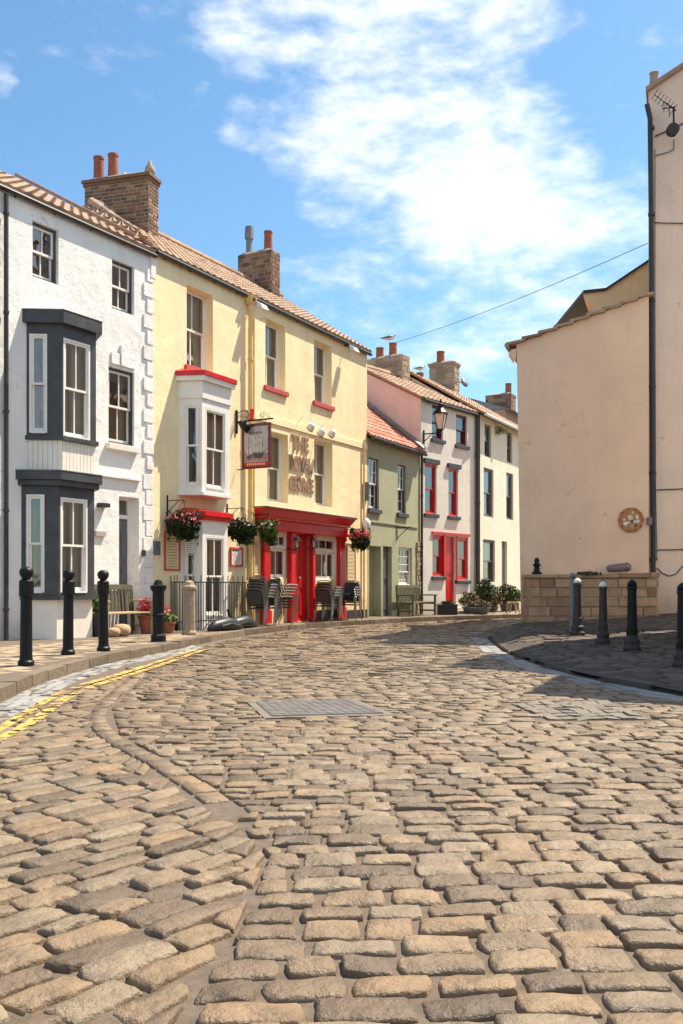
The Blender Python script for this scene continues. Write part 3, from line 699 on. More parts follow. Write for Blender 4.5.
# mouldings, lintel blocks, quoins
tb=MB().mat('white_wall')
h0,hz=F.UZ(97,473); h1=F.U(139.5); tb.fbox(F,h0,h1,0.001,.07,hz-.06,hz); tb.build('hood_moulding',None,rt,bevel=.01); tb=MB().mat('white_wall')
for i in range(13):
    zq=F.UZ(150,470)[1]+i*.30*1.07; l=.30 if i%2 else .20
    if zq+.27<zE-.25: tb.fbox(F,we-l,we-.003,.001,.032,zq,zq+.27)
for i in range(12):
    zq=.15+i*.32; l=.30 if i%2 else .22
    if zq+.3<F.UZ(150,470)[1]: tb.fbox(F,we-l,we-.003,.001,.018,zq,zq+.30)
tb.build('quoins',None,rt,bevel=.01); tb=MB().mat('white_wall'); lz=w3[3]
for (x0,x1,o,hh) in ((110.5,119,.03,.23),(119.5,124,.05,.42),(124.5,134.5,.03,.23)): tb.fbox(F,F.U(x0),F.U(x1),.001,o,lz+.06,lz+.06+hh)
tb.build('window_lintel',None,rt,bevel=.012)
sb=MB().mat('mortar'); sb.fbox(F,F.U(94.5),F.U(104.5),.001,.05,F.UZ(95,536)[1],F.UZ(95,531)[1]); 
sb.build('name_plate',None,rt)
ib=MB().mat('gutter'); ib.fbox(F,F.U(97),F.U(105),.001,.14,F.UZ(97,507)[1],F.UZ(97,503)[1]); ib.fbox(F,F.U(141.5),F.U(144),.001,.05,F.UZ(141.5,556)[1],F.UZ(141.5,550)[1]); ib.build('wall_lamp',None,rt)
tiles(F,ws-.1,we-.02,.06,zE+.07,-4,zE+.57*4.24-.02,'tile',rt,amp=.022)
bk=MB().mat('tile'); bk.poly([F.p(ws,-4,zE+.57*4.24),F.p(we,-4,zE+.57*4.24),F.p(we,-8.2,zE),F.p(ws,-8.2,zE)]); bk.build('rear_roof',None,rt)
gutter(F,ws,we+.02,.075,zE-.0,rt,r=.045); frame_down(F,F.U(3),.08,.12,zE-.1,rt)
fl=MB().mat('lead')
fl.hexa([F.p(we-.12,.1,zE+.12),F.p(we+.0,.1,zE+.12),F.p(we+.0,-4,zE+.57*4.24+.04),F.p(we-.12,-4,zE+.57*4.24+.04),F.p(we-.12,.1,zE+.2),F.p(we,.1,zE+.2),F.p(we,-4,zE+.57*4.24+.12),F.p(we-.12,-4,zE+.57*4.24+.12)]); fl.mats=['brown_wall']; fl.build('roof_flashing',None,rt)
# ================================================================== YELLOW PUB
F=F_Y; rt=thing('yellow_pub',F.p(5,0,.11),'yellow rendered pub with red shopfront and hanging baskets','pub'); pub=rt
L=F.L; zE=CH+346/960*19.8-.25; 
o1=H(F,186.7,213,284.3,364.4); o2=H(F,265.4,285.3,317.7,385); o3=H(F,314,331.7,338.8,400.5)
o4=H(F,267.5,288,430,500.5); o5=H(F,314.3,332.4,438.5,504.5)
gw1=H(F,268.7,287,533,578); gdoor=H(F,292,309,534,624); gdoor=(gdoor[0],gdoor[1],.13,gdoor[3]); gw2=H(F,312,335.7,537,579.5)
p=.48
c0=F.UZ(206,382,p)[1]; c1=F.UZ(208,374.5,p)[1]
yb1=bay(F,rt,179,202,230,p,398,491.5,'white_sash','white_sash','red_paint',404.5,486,407.5,487.5,(184.5,199),(205.5,226),([c0-.22,c0],[c0,c1],[.03,.11],'white_sash'))
# red painted canopy of the first floor bay
def canopy(F,par,bb,p,z0,z1,ov,mat='red_paint',h2=.4):
    cb=MB().mat(mat)
    for za,zb,o in ((z0,z0+(z1-z0)*.45,ov*.6),(z0+(z1-z0)*.45,z1,ov)):
        cb.prism([F.p(a,b,za) for a,b in [(bb[0]-o,.002),(bb[1]-o*.6,p+o),(bb[2]+o*.6,p+o),(bb[3]+o,.002)]],(0,0,zb-za))
    a=[F.p(*q,z1) for q in [(bb[0]-ov,.002),(bb[1]-ov*.6,p+ov),(bb[2]+ov*.6,p+ov),(bb[3]+ov,.002)]]
    b=[F.p(*q,z1+.09) for q in [(bb[0]+.1,.002),(bb[1]+.1,p*.3),(bb[2]-.1,p*.3),(bb[3]-.1,.002)]]
    k=len(cb.v); cb.v+=a+b
    for q in ((0,1,5,4),(1,2,6,5),(2,3,7,6),(4,5,6,7)): cb.face(tuple(k+i for i in q))
    cb.build('canopy',None,par,bevel=.005)
canopy(F,rt,yb1,p,c0+.02,c1+.03,.14)
c0=F.UZ(204,521,p)[1]; c1=F.UZ(206,511.5,p)[1]
yb2=bay(F,rt,180,202.5,227.5,p,522,631,'white_sash','white_sash','red_paint',536,614,536,616,(184.5,197),(205.5,224.5),([c0],[c0+.05],[.02],'white_sash'),rail=.5)
canopy(F,rt,yb2,p,c0+.02,c1,.12)
hs=[o1,o2,o3,o4,o5,gw1,gdoor,gw2,(yb1[0]+.03,yb1[3]-.03,yb1[4]+.03,yb1[5]-.03),(yb2[0]+.03,yb2[3]-.03,Z0+.06,yb2[5]-.03)]
mb=wall(F,0,L,Z0,zE,hs,'yellow_wall',.30)
slp=.65; RT=3.1; zR=zE+RT*slp+.12
mb.poly([F.p(.006,0,Z0),F.p(.006,0,zE+.28),F.p(.006,-6.2,zE+.28),F.p(.006,-6.2,Z0)])
mb.poly([F.p(L-.006,0,Z0),F.p(L-.006,0,zE),F.p(L-.006,-RT,zR-.1),F.p(L-.006,-6.2,zE),F.p(L-.006,-6.2,Z0)])
mb.poly([F.p(0,-6.2,Z0),F.p(L,-6.2,Z0),F.p(L,-6.2,zE),F.p(0,-6.2,zE)])
mb.build('wall',None,rt)
gb=MB().mat('brown_wall'); gb.fbox(F,-.03,.0,-5.9,-.12,zE-1.3,zE+.30); gb.build('gable_render',None,rt)
cb=MB().mat('white_wall'); cb.fbox(F,-.10,.05,-.12,.04,zE-.55,zE+.02); cb.build('kneeler',None,rt)
for h,cv in ((o1,.46),(o2,.36),(o3,.46)): window(F,rt,*h,rec=.20,bars=1,sill='red_sill',sillout=.07,fw=.035,cover=cv,curt='curtain')
for h in (o4,o5): window(F,rt,*h,rec=.20,bars=1,sill=None,fw=.035,curt='curtain',cover=.45)
# roof: main slope hipped at its left end
HU=1.55
def clipf(s): return (HU*s-.03,L+.12)
tiles(F,-.03,L+.12,.06,zE+.07,-RT,zR,'tile',rt,clip=clipf)
hx=F.sub(0,0,0,-6.2)  # along gable toward the back; n = -u side? 
mbh=MB().mat('tile')
# hip face pantiles built directly
HZ=zE+.30
rows=7
def hpt(t,s,h):
    # t position along -n, s up slope 0..1, h lift
    a=Vector(F.p(-.14,-t,HZ-.03)); top=Vector(F.p(HU,-RT,zR)); 
    tt=.0+(RT-0)*s if t<RT else 0
    q=Vector(F.p(-.14+(HU+.14)*s,-t,HZ-.03+(zR-HZ+.03)*s)); nn=Vector((-F.u.x*.75,-F.u.y*.75,.66)); return q+nn*h
cols=26*6
for c in range(rows):
    k=len(mbh.v)
    for e,(s,h) in enumerate(((c/rows-.01,-.04),(c/rows-.008,.03),((c+1)/rows,.0))):
        for i in range(cols+1):
            t=6.2*i/cols; lo=max(0,s)*RT; hi=6.2-max(0,s)*RT; t=min(max(t,lo),hi)
            mbh.v.append(tuple(hpt(t,s,h+[0,.55,1,.8,.35,.08][i%6]*.035)))
    rr=[random.random() for _ in range(30)]
    for e in range(2):
        for i in range(cols): mbh.rnd=rr[i//6]; a=k+e*(cols+1)+i; mbh.face((a,a+cols+1,a+cols+2,a+1))
mbh.build('hip_roof',None,rt)
bk=MB().mat('tile'); bk.poly([F.p(HU,-RT,zR),F.p(L,-RT,zR),F.p(L,-6.4,zE),F.p(0,-6.4,zE)]); bk.build('rear_roof',None,rt)
ridge_tiles(F,HU,L+.1,-RT,zR+.02,rt)
hb=MB().mat('tile'); n=9
A=Vector(F.p(.05,-.1,zE+.20)); B=Vector(F.p(HU,-RT,zR+.03))
for i in range(n): hb.rnd=random.random(); hb.tube([A.lerp(B,i/n),A.lerp(B,(i+1.05)/n)+Vector((0,0,.01))],[.09,.10],8)
hb.build('hip_tile',None,rt)
gutter(F,.02,L+.1,.08,zE-.0,rt,r=.05)
fb=MB().mat('yellow_wall'); fb.fbox(F,F.U(243),L,.001,.035,F.UZ(272,424)[1],F.UZ(272,417)[1]); 
fb.build('string_course',None,rt,bevel=.01)
# chimneys of the pub
def on_ridge(F,px,t): return F.U(px,-t)
u1=F.U(148.5,-2.15); za=zR-1.1; zt=F.UZ(148.5,172,-2.15)[1]
P_=Vector(F.p(u1,-2.15,0)[:2]); FK=Fac(P_,P_+Vector((math.sin(R(17)),math.cos(R(17))))); WK=min([.02*i for i in range(150)],key=lambda t:abs(CX+K*FK.p(0,-t,0)[0]/FK.p(0,-t,0)[1]-85))
stack(FK,rt,0,.5,0,WK,za,zt,'brick',cap=1,rh=.085,bl=.25)
kt=lambda px:min([.02*i for i in range(150)],key=lambda t:abs(CX+K*FK.p(.25,-t,0)[0]/FK.p(.25,-t,0)[1]-px))
for px,h in ((98.5,.60),(113,.62)): pot(FK,rt,.25,kt(px),zt+.05,h,.13)
fn=MB().mat('chimney_stone'); fn.lathe(FK.p(.25,-kt(150),zt+.04),[(.10,0),(.13,.06),(.12,.16),(.06,.25),(.04,.33),(.01,.37)],10); fn.build('chimney_cap',None,rt,smooth=True)
fn=MB().mat('chimney_stone'); fn.lathe(FK.p(.25,-kt(125),zt+.04),[(.12,0),(.10,.08),(.03,.15)],8); fn.build('chimney_cap',None,rt,smooth=True)
u2=F.U(271.7,-2.4); zt=F.UZ(271.7,249,-2.4)[1]
stack(F,rt,u2,u2+.45,2.4,3.6,zR-.9,zt,'brick',cap=0,rh=.13,bl=.24)
def tfor(F,uu,px,a=1.5,b=6): return min([a+.02*i for i in range(int((b-a)/.02))],key=lambda t:abs(CX+K*F.p(uu,-t,0)[0]/F.p(uu,-t,0)[1]-px))
pot(F,rt,u2+.22,tfor(F,u2+.22,249),zt+.03,.86,.12,'lead',1); pot(F,rt,u2+.22,tfor(F,u2+.22,268.5),zt+.03,.60,.13)
# shopfront
mb=MB().mat('red_paint'); fu0=F.U(264,.3); fu1=F.U(351.5,.3); zf0=F.UZ(264,529,.3)[1]; zf1=F.UZ(264,507,.3)[1]
hz=zf1-zf0
mb.fbox(F,fu0,fu1,.002,.24,zf0,zf0+hz*.16); mb.fbox(F,fu0,fu1,.002,.19,zf0+hz*.16,zf0+hz*.5); mb.fbox(F,fu0-.02,fu1+.02,.002,.26,zf0+hz*.5,zf0+hz*.6)
mb.hexa([F.p(fu0-.02,.26,zf0+hz*.6),F.p(fu1+.02,.26,zf0+hz*.6),F.p(fu1+.02,.002,zf0+hz*.6),F.p(fu0-.02,.002,zf0+hz*.6),F.p(fu0-.08,.40,zf0+hz*.93),F.p(fu1+.08,.40,zf0+hz*.93),F.p(fu1+.08,.002,zf0+hz*.93),F.p(fu0-.08,.002,zf0+hz*.93)])
mb.fbox(F,fu0-.1,fu1+.1,.002,.43,zf0+hz*.93,zf1); mb.mat('lead').fbox(F,fu0-.11,fu1+.11,.002,.45,zf1,zf1+.02)
mb.build('shop_fascia',None,rt,bevel=.006)
mb=MB().mat('red_paint')
def pil(x0,x1,yb,d=.12):
    a=F.U(x0,.0); b=F.U(x1,.0); mb.fbox(F,a,b,.002,d,.13,zf0); mb.fbox(F,a-.02,b+.02,.002,d+.03,.13,.45); mb.fbox(F,a-.02,b+.02,.002,d+.03,zf0-.12,zf0-.003)
for q in ((260.5,266.5,600),(287.6,291.8,624),(309.2,311.8,624),(336.5,341.8,600)):
    mb=MB().mat('red_paint'); pil(*q); mb.build('pilaster',None,rt,bevel=.005)
mb=MB().mat('red_paint'); mb.fbox(F,F.U(287),gdoor[0],-.1,.02,.12,zf0); mb.fbox(F,gdoor[1],F.U(312.2),-.1,.02,.12,zf0); mb.fbox(F,gdoor[0],gdoor[1],-.1,.019,gdoor[3],zf0); mb.build('door_surround',None,rt)
a,b,c,e=gdoor; d2=MB().mat('red_paint'); d2.fbox(F,a,b,-.14,-.08,c,e)
for q in range(3):
    for k in range(2): wq=(b-a)/2; d2.fbox(F,a+.08+k*(wq-.03),a+wq-.04+k*(wq-.03),-.08,-.06,c+.15+q*.72,c+.15+q*.72+.56)
dd=d2.build('door',None,rt,bevel=.004); MB().mat('alu').lathe(F.p((a+b)/2,-.04,1.25),[(.02,-.05),(.05,0),(.02,.05)],10).build('door_knocker',None,dd)
for h in (gw1,gw2):
    a,b,c,e=h; zt_=c+(e-c)*.68
    window(F,rt,a,b,c,zt_,rec=.04,bars=1,rail=0,fw=.04,curt='blind',cover=.18)
    w=window(F,rt,a,b,zt_,e,rec=.02,bars=2,rail=0,fw=.035,sw=.035,curt=None,name='top_light')
for q in ((F.U(312.5),F.U(336.5),.40),(F.U(341.8),L-.02,.36),(.02,F.U(178),.28)): MB().mat('gutter').fbox(F,q[0],q[1],.001,.02,.11,q[2]).build('plinth',None,rt)
# downpipe and hopper
ud=F.U(247); mb=MB().mat('yellow_trim'); zt=F.UZ(247,304)[1]
mb.tube([F.p(ud,.10,.12),F.p(ud,.10,zt)],.055,10); mb.hexa([F.p(ud-.07,.17,zt-.02),F.p(ud+.07,.17,zt-.02),F.p(ud+.07,.03,zt-.02),F.p(ud-.07,.03,zt-.02),F.p(ud-.14,.22,zt+.16),F.p(ud+.14,.22,zt+.16),F.p(ud+.14,.01,zt+.16),F.p(ud-.14,.01,zt+.16)])
mb.tube([F.p(ud+.2,.06,.12),F.p(ud+.2,.06,zt-.3)],.03,8)
k=1.
while k<zt-.3: mb.tube([F.p(ud,.10,k),F.p(ud,.10,k+.06)],.072,10); k+=1.8
mb.build('downpipe',None,rt)
MB().mat('gutter').tube([F.p(ud,.12,zt+.1),F.p(ud,.22,zE-.1)],.04,8).build('spout',None,rt)
frame_down(F,F.U(362.5),.05,.12,F.UZ(362.5,440)[1],rt,'yellow_trim',.03,'cable_duct')
# lettering
for t,x0,x1,yt,yb_ in (('THE',291,307.8,434,449),('ROYAL',288.6,311,454,469.5),('GEORGE',288.3,312.6,475,489.5)):
    u0,z1=F.UZ(x0,yt); u1_=F.U(x1); z0=F.UZ(x0,yb_)[1]
    text_mesh(F,rt,t,u0-.012,u1_+.012,z0-.012,z1+.012,.003,.015,'letter_edge',bold=.045,name='letter_edging'); text_mesh(F,rt,t,u0,u1_,z0,z1,.018,.022,'letter',bold=.03)
# vents, boards, notices
vb=MB().mat('lead'); 
for k in range(4): vb.fbox(F,F.U(152.9+k*1.8),F.U(154+k*1.8),.001,.03,F.UZ(154,555)[1],F.UZ(154,541)[1])
vb.build('air_vent',None,rt)
def board(x0,x1,yt,yb,fm,bm,label,lines,name='menu_board',tf=.035,d=0.004,FF=None,white=False):
    FF=FF or F; u0,z1=FF.UZ(x0,yt); u1_=FF.U(x1); z0=FF.UZ(x0,yb)[1]
    o=thing(name,FF.p((u0+u1_)/2,d,z0),label,'sign')
    m=MB().mat(bm); m.fbox(FF,u0+tf,u1_-tf,d,d+.018,z0+tf,z1-tf); m.build('board',None,o)
    m=MB().mat(fm)
    for q in ((u0,u0+tf,z0,z1),(u1_-tf,u1_,z0,z1),(u0+tf,u1_-tf,z0,z0+tf),(u0+tf,u1_-tf,z1-tf,z1)): m.fbox(FF,q[0],q[1],d,d+.035,q[2],q[3])
    m.build('frame',None,o,bevel=.004)
    m=MB().mat('ink'); W=u1_-u0-2*tf; Hh=z1-z0-2*tf
    for i in range(lines):
        zz=z0+tf+Hh*(1-(i+.9)/(lines+.6)); x=u0+tf+W*random.uniform(.1,.25); e=u1_-tf-W*random.uniform(.1,.25); th=.012 if i else .03
        while x<e: l=random.uniform(.015,.06); m.fbox(FF,x,min(e,x+l),d+.018,d+.021,zz,zz+th); x+=l+.016
    m.build('lettering',None,o); return o
board(163.7,179,531,570.5,'red_sill','cream_board','tall cream menu board in an orange red frame beside the bay doors',12)
board(229.5,242,547,566.5,'red_sill','paper','small white notice in a red frame right of the bay doors',7,tf=.05)
board(247.8,259,541,575,'cream_board','cream_board','frameless yellow poster board at left edge of red shopfront',11,tf=.02)
board(346.3,354.8,543,581,'wood','cream_board','narrow yellow poster in a brown frame at the pub right end',9)
ff=F.sub(yb2[0],0,yb2[1],p); board(185.5,195,538,553.5,'paper','paper','white paper notice taped inside the bay door glass',7,name='notice',tf=.01,d=.02,FF=ff)
# electrical boxes, spotlights
mb=MB().mat('gutter'); mb.fbox(F,F.U(363.2),F.U(366.5),.001,.08,F.UZ(363.2,500)[1],F.UZ(363.2,482)[1]); mb.build('meter_box',None,rt)
def flood(px,py,lab):
    u,z=F.UZ(px,py,.3); o=thing('floodlight',F.p(u,0,z),lab,'lamp','floodlights under the pub eaves')
    m=MB().mat('dark_metal'); m.tube([F.p(u,0.0,z+.10),F.p(u,.16,z+.10),F.p(u,.24,z+.04)],.018,6); m.build('arm',None,o)
    m=MB().mat('light_white'); m.hexa([F.p(u-.14,.42,z-.12),F.p(u+.14,.42,z-.12),F.p(u+.14,.24,z-.05),F.p(u-.14,.24,z-.05),F.p(u-.11,.36,z+.0),F.p(u+.11,.36,z+.0),F.p(u+.11,.2,z+.09),F.p(u-.11,.2,z+.09)]); m.build('housing',None,o,bevel=.01)
flood(262,305,'white floodlight under the eaves beside the rainwater hopper'); flood(354,348,'white floodlight under the eaves at the right corner')
for i,(px,py) in enumerate(((311,427),(321.5,432.5),(332,433.5))):
    u,z=F.UZ(px,py,.35); lab=('left','middle','right')[i]
    o=thing('spotlight',F.p(u,0,z),f'{lab} of three white spotlights above the gilt pub lettering','lamp','white spotlights above the pub lettering')
    m=MB().mat('light_white'); m.tube([F.p(u-.1,0,z+.12),F.p(u-.1,.2,z+.3),F.p(u-.05,.34,z+.2),F.p(u,.35,z+.08)],.01,6); m.build('arm',None,o)
    m=MB().mat('light_white'); m.tube([F.p(u,.42,z+.08),F.p(u,.38,z+.05),F.p(u,.3,z-.06)],[.05,.09,.11],12); m.build('shade',None,o,smooth=True)
    m=MB().mat('dark_metal'); m.tube([F.p(u,.30,z-.06),F.p(u,.292,z-.068)],.10,12); m.build('lens',None,o)
# coach lamps
for i,px in enumerate((297,314)):
    u,z=F.UZ(px,544,.3); o=thing('coach_lamp',F.p(u,.14,z),('black coach lamp left of the red pub door panels','black coach lamp right of the red pub door')[i],'lamp','coach lamps by the pub door')
    m=MB().mat('dark_metal'); m.tube([F.p(u,.12 if i else .0,z-.1),F.p(u,.24,z-.16),F.p(u,.3,z-.1)],.014,6); m.lathe(F.p(u,.3,z),[(.035,-.12),(.05,-.1)],6); m.lathe(F.p(u,.3,z),[(.10,.09),(.06,.15),(.015,.2)],6); m.build('bracket',None,o)
    m=MB().mat('glass'); m.lathe(F.p(u,.3,z),[(.05,-.1),(.09,.09)],6); m.build('lantern_glass',None,o)
# hanging sign
u,z=F.UZ(236,422); P0=Vector(F.p(u,0,z))
o=thing('pub_sign',F.p(u,0,z),'hanging pub sign with sailing ship painting on a black iron bracket','sign')
m=MB().mat('dark_metal'); m.fbox(F,u-.03,u+.03,.002,.035,z-.27,z+.27); m.tube([F.p(u,.03,z),F.p(u,1.02,z)],.02,8)
def arc(c,r,a0,a1,n=14,sp=0): return [F.p(u,c[0]+r*(1-sp*i/n)*math.cos(a0+(a1-a0)*i/n),z+c[1]+r*(1-sp*i/n)*math.sin(a0+(a1-a0)*i/n)) for i in range(n+1)]
m.tube(arc((.2,.02),.22,R(130),R(10)),.009,6); m.tube(arc((.12,.1),.07,0,R(500),22,.8),.007,6); m.tube(arc((.36,.1),.07,R(180),R(620),22,.8),.007,6); m.tube(arc((.74,.1),.08,0,R(560),22,.8),.008,6); m.tube(arc((.9,.07),.05,R(180),R(-200),18,.6),.007,6)
for q in (.30,.82): m.tube([F.p(u,q,z),F.p(u,q,z-.08)],.008,6)
m.tube([F.p(u,.03,z-1.12),F.p(u,.22,z-1.12)],.012,6)
m.build('bracket',None,o)
m=MB().mat('red_paint'); m.hexa([F.p(u-.02,.46,z+.02),F.p(u+.02,.46,z+.02),F.p(u+.02,.40,z+.02),F.p(u-.02,.40,z+.02),F.p(u-.02,.50,z+.26),F.p(u+.02,.50,z+.26),F.p(u+.02,.40,z+.28),F.p(u-.02,.40,z+.28)]); m.build('finial',None,o)
s0,s1,t0,t1=.18,.96,z-1.12,z-.08
m=MB().mat('sign_frame')
for q in ((s0,s0+.055,t0,t1),(s1-.055,s1,t0,t1),(s0+.055,s1-.055,t0,t0+.05),(s0+.055,s1-.055,t1-.06,t1)): m.fbox(F,u-.03,u+.03,q[0],q[1],q[2],q[3])
m.build('frame',None,o,bevel=.004)
m=MB().mat('art_sky'); a,b,c,e=s0+.055,s1-.055,t0+.05,t1-.06
m.fbox(F,u-.012,u+.012,a,b,c,e)
W=b-a;Hh=e-c
def art(mat,pts,lift):
    m.mat(mat); 
    for sgn in (-1,1):
        q=[F.p(u+sgn*(.012+lift),a+W*(1-x) if sgn>0 else a+W*x,c+Hh*y) for x,y in pts]; m.prism(q,tuple(Vector(F.p(sgn*-.0018,0,0))-Vector(F.p(0,0,0))))
art('art_sea',[(0,.13),(1,.13),(1,.32),(0,.36)],.002)
art('art_hull',[(.36,.27),(.44,.2),(.74,.2),(.84,.34),(.7,.32),(.38,.33)],.005)
art('art_hull',[(.1,.24),(.18,.18),(.3,.2),(.34,.3),(.2,.27)],.005)
for x0,x1,y0,y1 in ((.42,.55,.36,.52),(.58,.72,.36,.54),(.43,.53,.54,.68),(.6,.7,.56,.7),(.74,.82,.38,.5),(.12,.2,.3,.44),(.22,.32,.31,.47)): art('art_sail',[(x0,y0),(x1,y0),(x1-.02,y1),(x0+.02,y1)],.005)
for x in (.485,.65,.78,.2): art('art_hull',[(x-.008,.3),(x+.008,.3),(x+.006,.74),(x-.006,.74)],.008)
art('art_hull',[(.84,.34),(1.,.42),(1.,.44),(.84,.36)],.008)
art('red_paint',[(.0,.0),(1,.0),(1,.11),(0,.11)],.003)
x=.12
while x<.88: art('cream_board',[(x,.03),(x+.05,.03),(x+.05,.08),(x,.08)],.006); x+=.085
x=.22
while x<.78: art('ink',[(x,.80),(x+.04,.80),(x+.04,.86),(x,.86)],.006); x+=.07
m.build('sign_board',None,o)
m=MB().mat('dark_metal'); m.tube([F.p(u-.10,.24,z-.02),F.p(u-.16,.24,z-.05),F.p(u-.13,.3,z-.12),F.p(u-.06,.42,z-.2)],[.03,.07,.10,.13],12); m.tube([F.p(u,.24,z+.0),F.p(u-.1,.24,z-.02)],.012,6); m.build('lamp_shade',None,o,smooth=True)
# ================================================================== hanging baskets
def basket(px,py,wpx,lab,fl,d=.42,bracket=True,drop=.45,leaf='leaf',ratio=.5,mount=None):
    u,z=F.UZ(px,py,d); Y=F.p(u,d,0)[1]; r=wpx/2/K*Y*.98
    o=thing('hanging_basket',F.p(u,d,z-.1),lab,'flower basket','hanging baskets on the pub front')
    m=MB().mat('leaf_brown'); m.lathe(F.p(u,d,z),[(r*.25,-.18),(r*.5,-.14),(r*.66,-.05),(r*.7,0)],12); m.build('basket',None,o)
    m=MB().mat(leaf); leafball(m,F.p(u,d,z-.02),(r*1.12,r*1.12,.25),int(1500*(1.3-ratio)),.055); leafball(m,F.p(u+.05,d+.05,z-.20),(r*.7,r*.7,.17),260,.05)
    for _ in range(9):
        a=random.random()*6.28; q=F.p(u+r*.8*math.cos(a),d+r*.8*math.sin(a),z-.15-random.random()*.12); leafball(m,q,(.05,.05,random.uniform(.10,.24)),26,.035); q=F.p(u+r*random.uniform(-1,1),d+r*random.uniform(-1,1),z+.2); leafball(m,q,(.07,.07,.10),22,.04); m.build('foliage',None,o)
    m=MB().mat(fl); leafball(m,F.p(u,d,z+.08),(r*1.1,r*1.1,.18),int(520*ratio*1.6),.038); m.build('flowers',None,o)
    m=MB().mat('dark_metal'); 
    if bracket:
        zt=z+drop
        m.fbox(F,u-.015,u+.015,.002,.02,zt-.3,zt+.12); m.tube([F.p(u,.01,zt),F.p(u,d+.03,zt)],.010,6); m.tube([F.p(u,.01,zt-.25),F.p(u,d*.75,zt)],.008,6)
        m.tube(arc2(u,d+.03,zt-.03),.007,6)
        for a in range(3): m.tube([F.p(u,d,zt),F.p(u+r*.7*math.cos(a*2.1),d+r*.7*math.sin(a*2.1),z)],.004,4)
    else:
        for a in range(3): m.tube([F.p(u,d,z+drop),F.p(u+r*.7*math.cos(a*2.1),d+r*.7*math.sin(a*2.1),z)],.004,4)
        m.tube([F.p(u,.0,z+drop),F.p(u,d+.03,z+drop)],.012,6)
    m.build('bracket',None,o)
    return o
def arc2(u,d,z): return [F.p(u,d+.03*math.cos(R(90-30*i)),z+.03*math.sin(R(90-30*i))) for i in range(9)]
basket(183,524,36,'hanging basket of dark red flowers above the tall menu board','flower_red',ratio=.55,drop=.5)
basket(242,530,30,'hanging basket of dark foliage left of the red shopfront','flower_white',ratio=.12,drop=.5)
basket(268,531,19,'small hanging basket with pale flowers under the red fascia corner','flower_white',ratio=.25,d=.5,drop=.4,bracket=False,leaf='leaf_light')
basket(360,538,22,'hanging basket of bright coral red flowers at pub right corner','flower_pink',ratio=1.0,drop=.25,bracket=False)
u,z=F.UZ(366,524,.1); o=thing('wall_lamp',F.p(u,0,z),'pale wall lamp above the coral red hanging basket','lamp')
MB().mat('light_white').lathe(F.p(u,.12,z),[(.04,-.2),(.10,-.16),(.12,.05),(.06,.14),(.02,.18)],10).build('lamp_body',None,o,smooth=True); MB().mat('dark_metal').tube([F.p(u,0,z+.14),F.p(u,.12,z+.16)],.015,6).build('arm',None,o)
# ================================================================== GREEN COTTAGE
F=F_G; L=F.L; rt=thing('green_cottage',F.p(2,0,.11),'small sage green cottage with red pantile roof beside the yellow pub','house')
zE=CH+130/960*31.9+.08
g1=H(F,368.5,379,457,508); g2=H(F,397.5,406,464,512.5); g3=H(F,398.5,412,547,585); gd=H(F,383,391.8,546,616); gd=(gd[0],gd[1],.12,gd[3]); gr=H(F,369,381,545.5,617); gr=(gr[0],gr[1],.12,gr[3])
mb=wall(F,0,L,Z0,zE,[g1,g2,g3,gd,gr],'green_wall',.28); shell(F,0,L,Z0,zE,7,3.5,.78,mb); mb.build('wall',None,rt)
m=MB().mat('green_wall'); m.fbox(F,gr[0],gr[1],-.5,-.25,gr[2],gr[3]); m.fbox(F,.01,L-.3,.001,.03,F.UZ(370,522)[1],F.UZ(370,520)[1]); m.build('passage_infill',None,rt)
m=MB().mat('grey_door'); m.fbox(F,gd[0],gd[1],-.2,-.14,gd[2],gd[3]); m.fbox(F,gd[0]+.12,gd[1]-.12,-.14,-.12,gd[2]+.2,gd[2]+.95); m.fbox(F,gd[0]+.12,gd[1]-.12,-.14,-.12,gd[2]+1.15,gd[3]-.15); m.build('door',None,rt)
window(F,rt,*g1,rec=.06,frame='slate_paint',bars=1,hb=1,sill='slate_paint',fw=.03); window(F,rt,*g2,rec=.06,frame='slate_paint',bars=1,hb=1,sill='slate_paint',fw=.03)
window(F,rt,*g3,rec=.06,bars=3,hb=2,sill=None,fw=.03,rail=.35,curt='blind',cover=.5)
tiles(F,.0,L+.02,.16,zE+.05,-3.5,zE+3.74*.78,'redtile',rt,tw=.26)
bk=MB().mat('redtile'); bk.poly([F.p(0,-3.5,zE+2.9),F.p(L,-3.5,zE+2.9),F.p(L,-7.2,zE),F.p(0,-7.2,zE)]); bk.build('rear_roof',None,rt)
gutter(F,0,L,.19,zE-.02,rt)
m=MB().mat('lead'); m.hexa([F.p(L-.22,.2,zE+.10),F.p(L-.01,.2,zE+.10),F.p(L-.01,-3.5,zE+2.99),F.p(L-.22,-3.5,zE+2.99),F.p(L-.22,.2,zE+.15),F.p(L-.01,.2,zE+.22),F.p(L-.01,-3.5,zE+3.1),F.p(L-.22,-3.5,zE+3.04)]); m.build('roof_flashing',None,rt)
frame_down(F,L-.06,.06,.12,zE,rt)
m=MB().mat('mortar'); m.fbox(F,F.U(416),F.U(421),.001,.02,.12,F.UZ(416,542)[1]); m.mat('chimney_stone')
block_face(m,F.p(F.U(416),.02,.12),(F.u.x,F.u.y,0),(0,0,1),(F.n.x,F.n.y,0),F.U(421)-F.U(416),F.UZ(416,542)[1]-.12,.16,.17,proud=.03); m.build('stone_pier',None,rt)
u,z=F.UZ(396.5,534); m=MB().mat('dark_metal'); m.tube([F.p(u,0,z+.2),F.p(u,.5,z+.2)],.015,6); m.tube([F.p(u,0,z-.15),F.p(u,.42,z+.2)],.012,6); m.tube([F.p(u,.02,z-.2),F.p(u,.02,z+.25)],.015,6)
m.build('wall_bracket',None,rt)
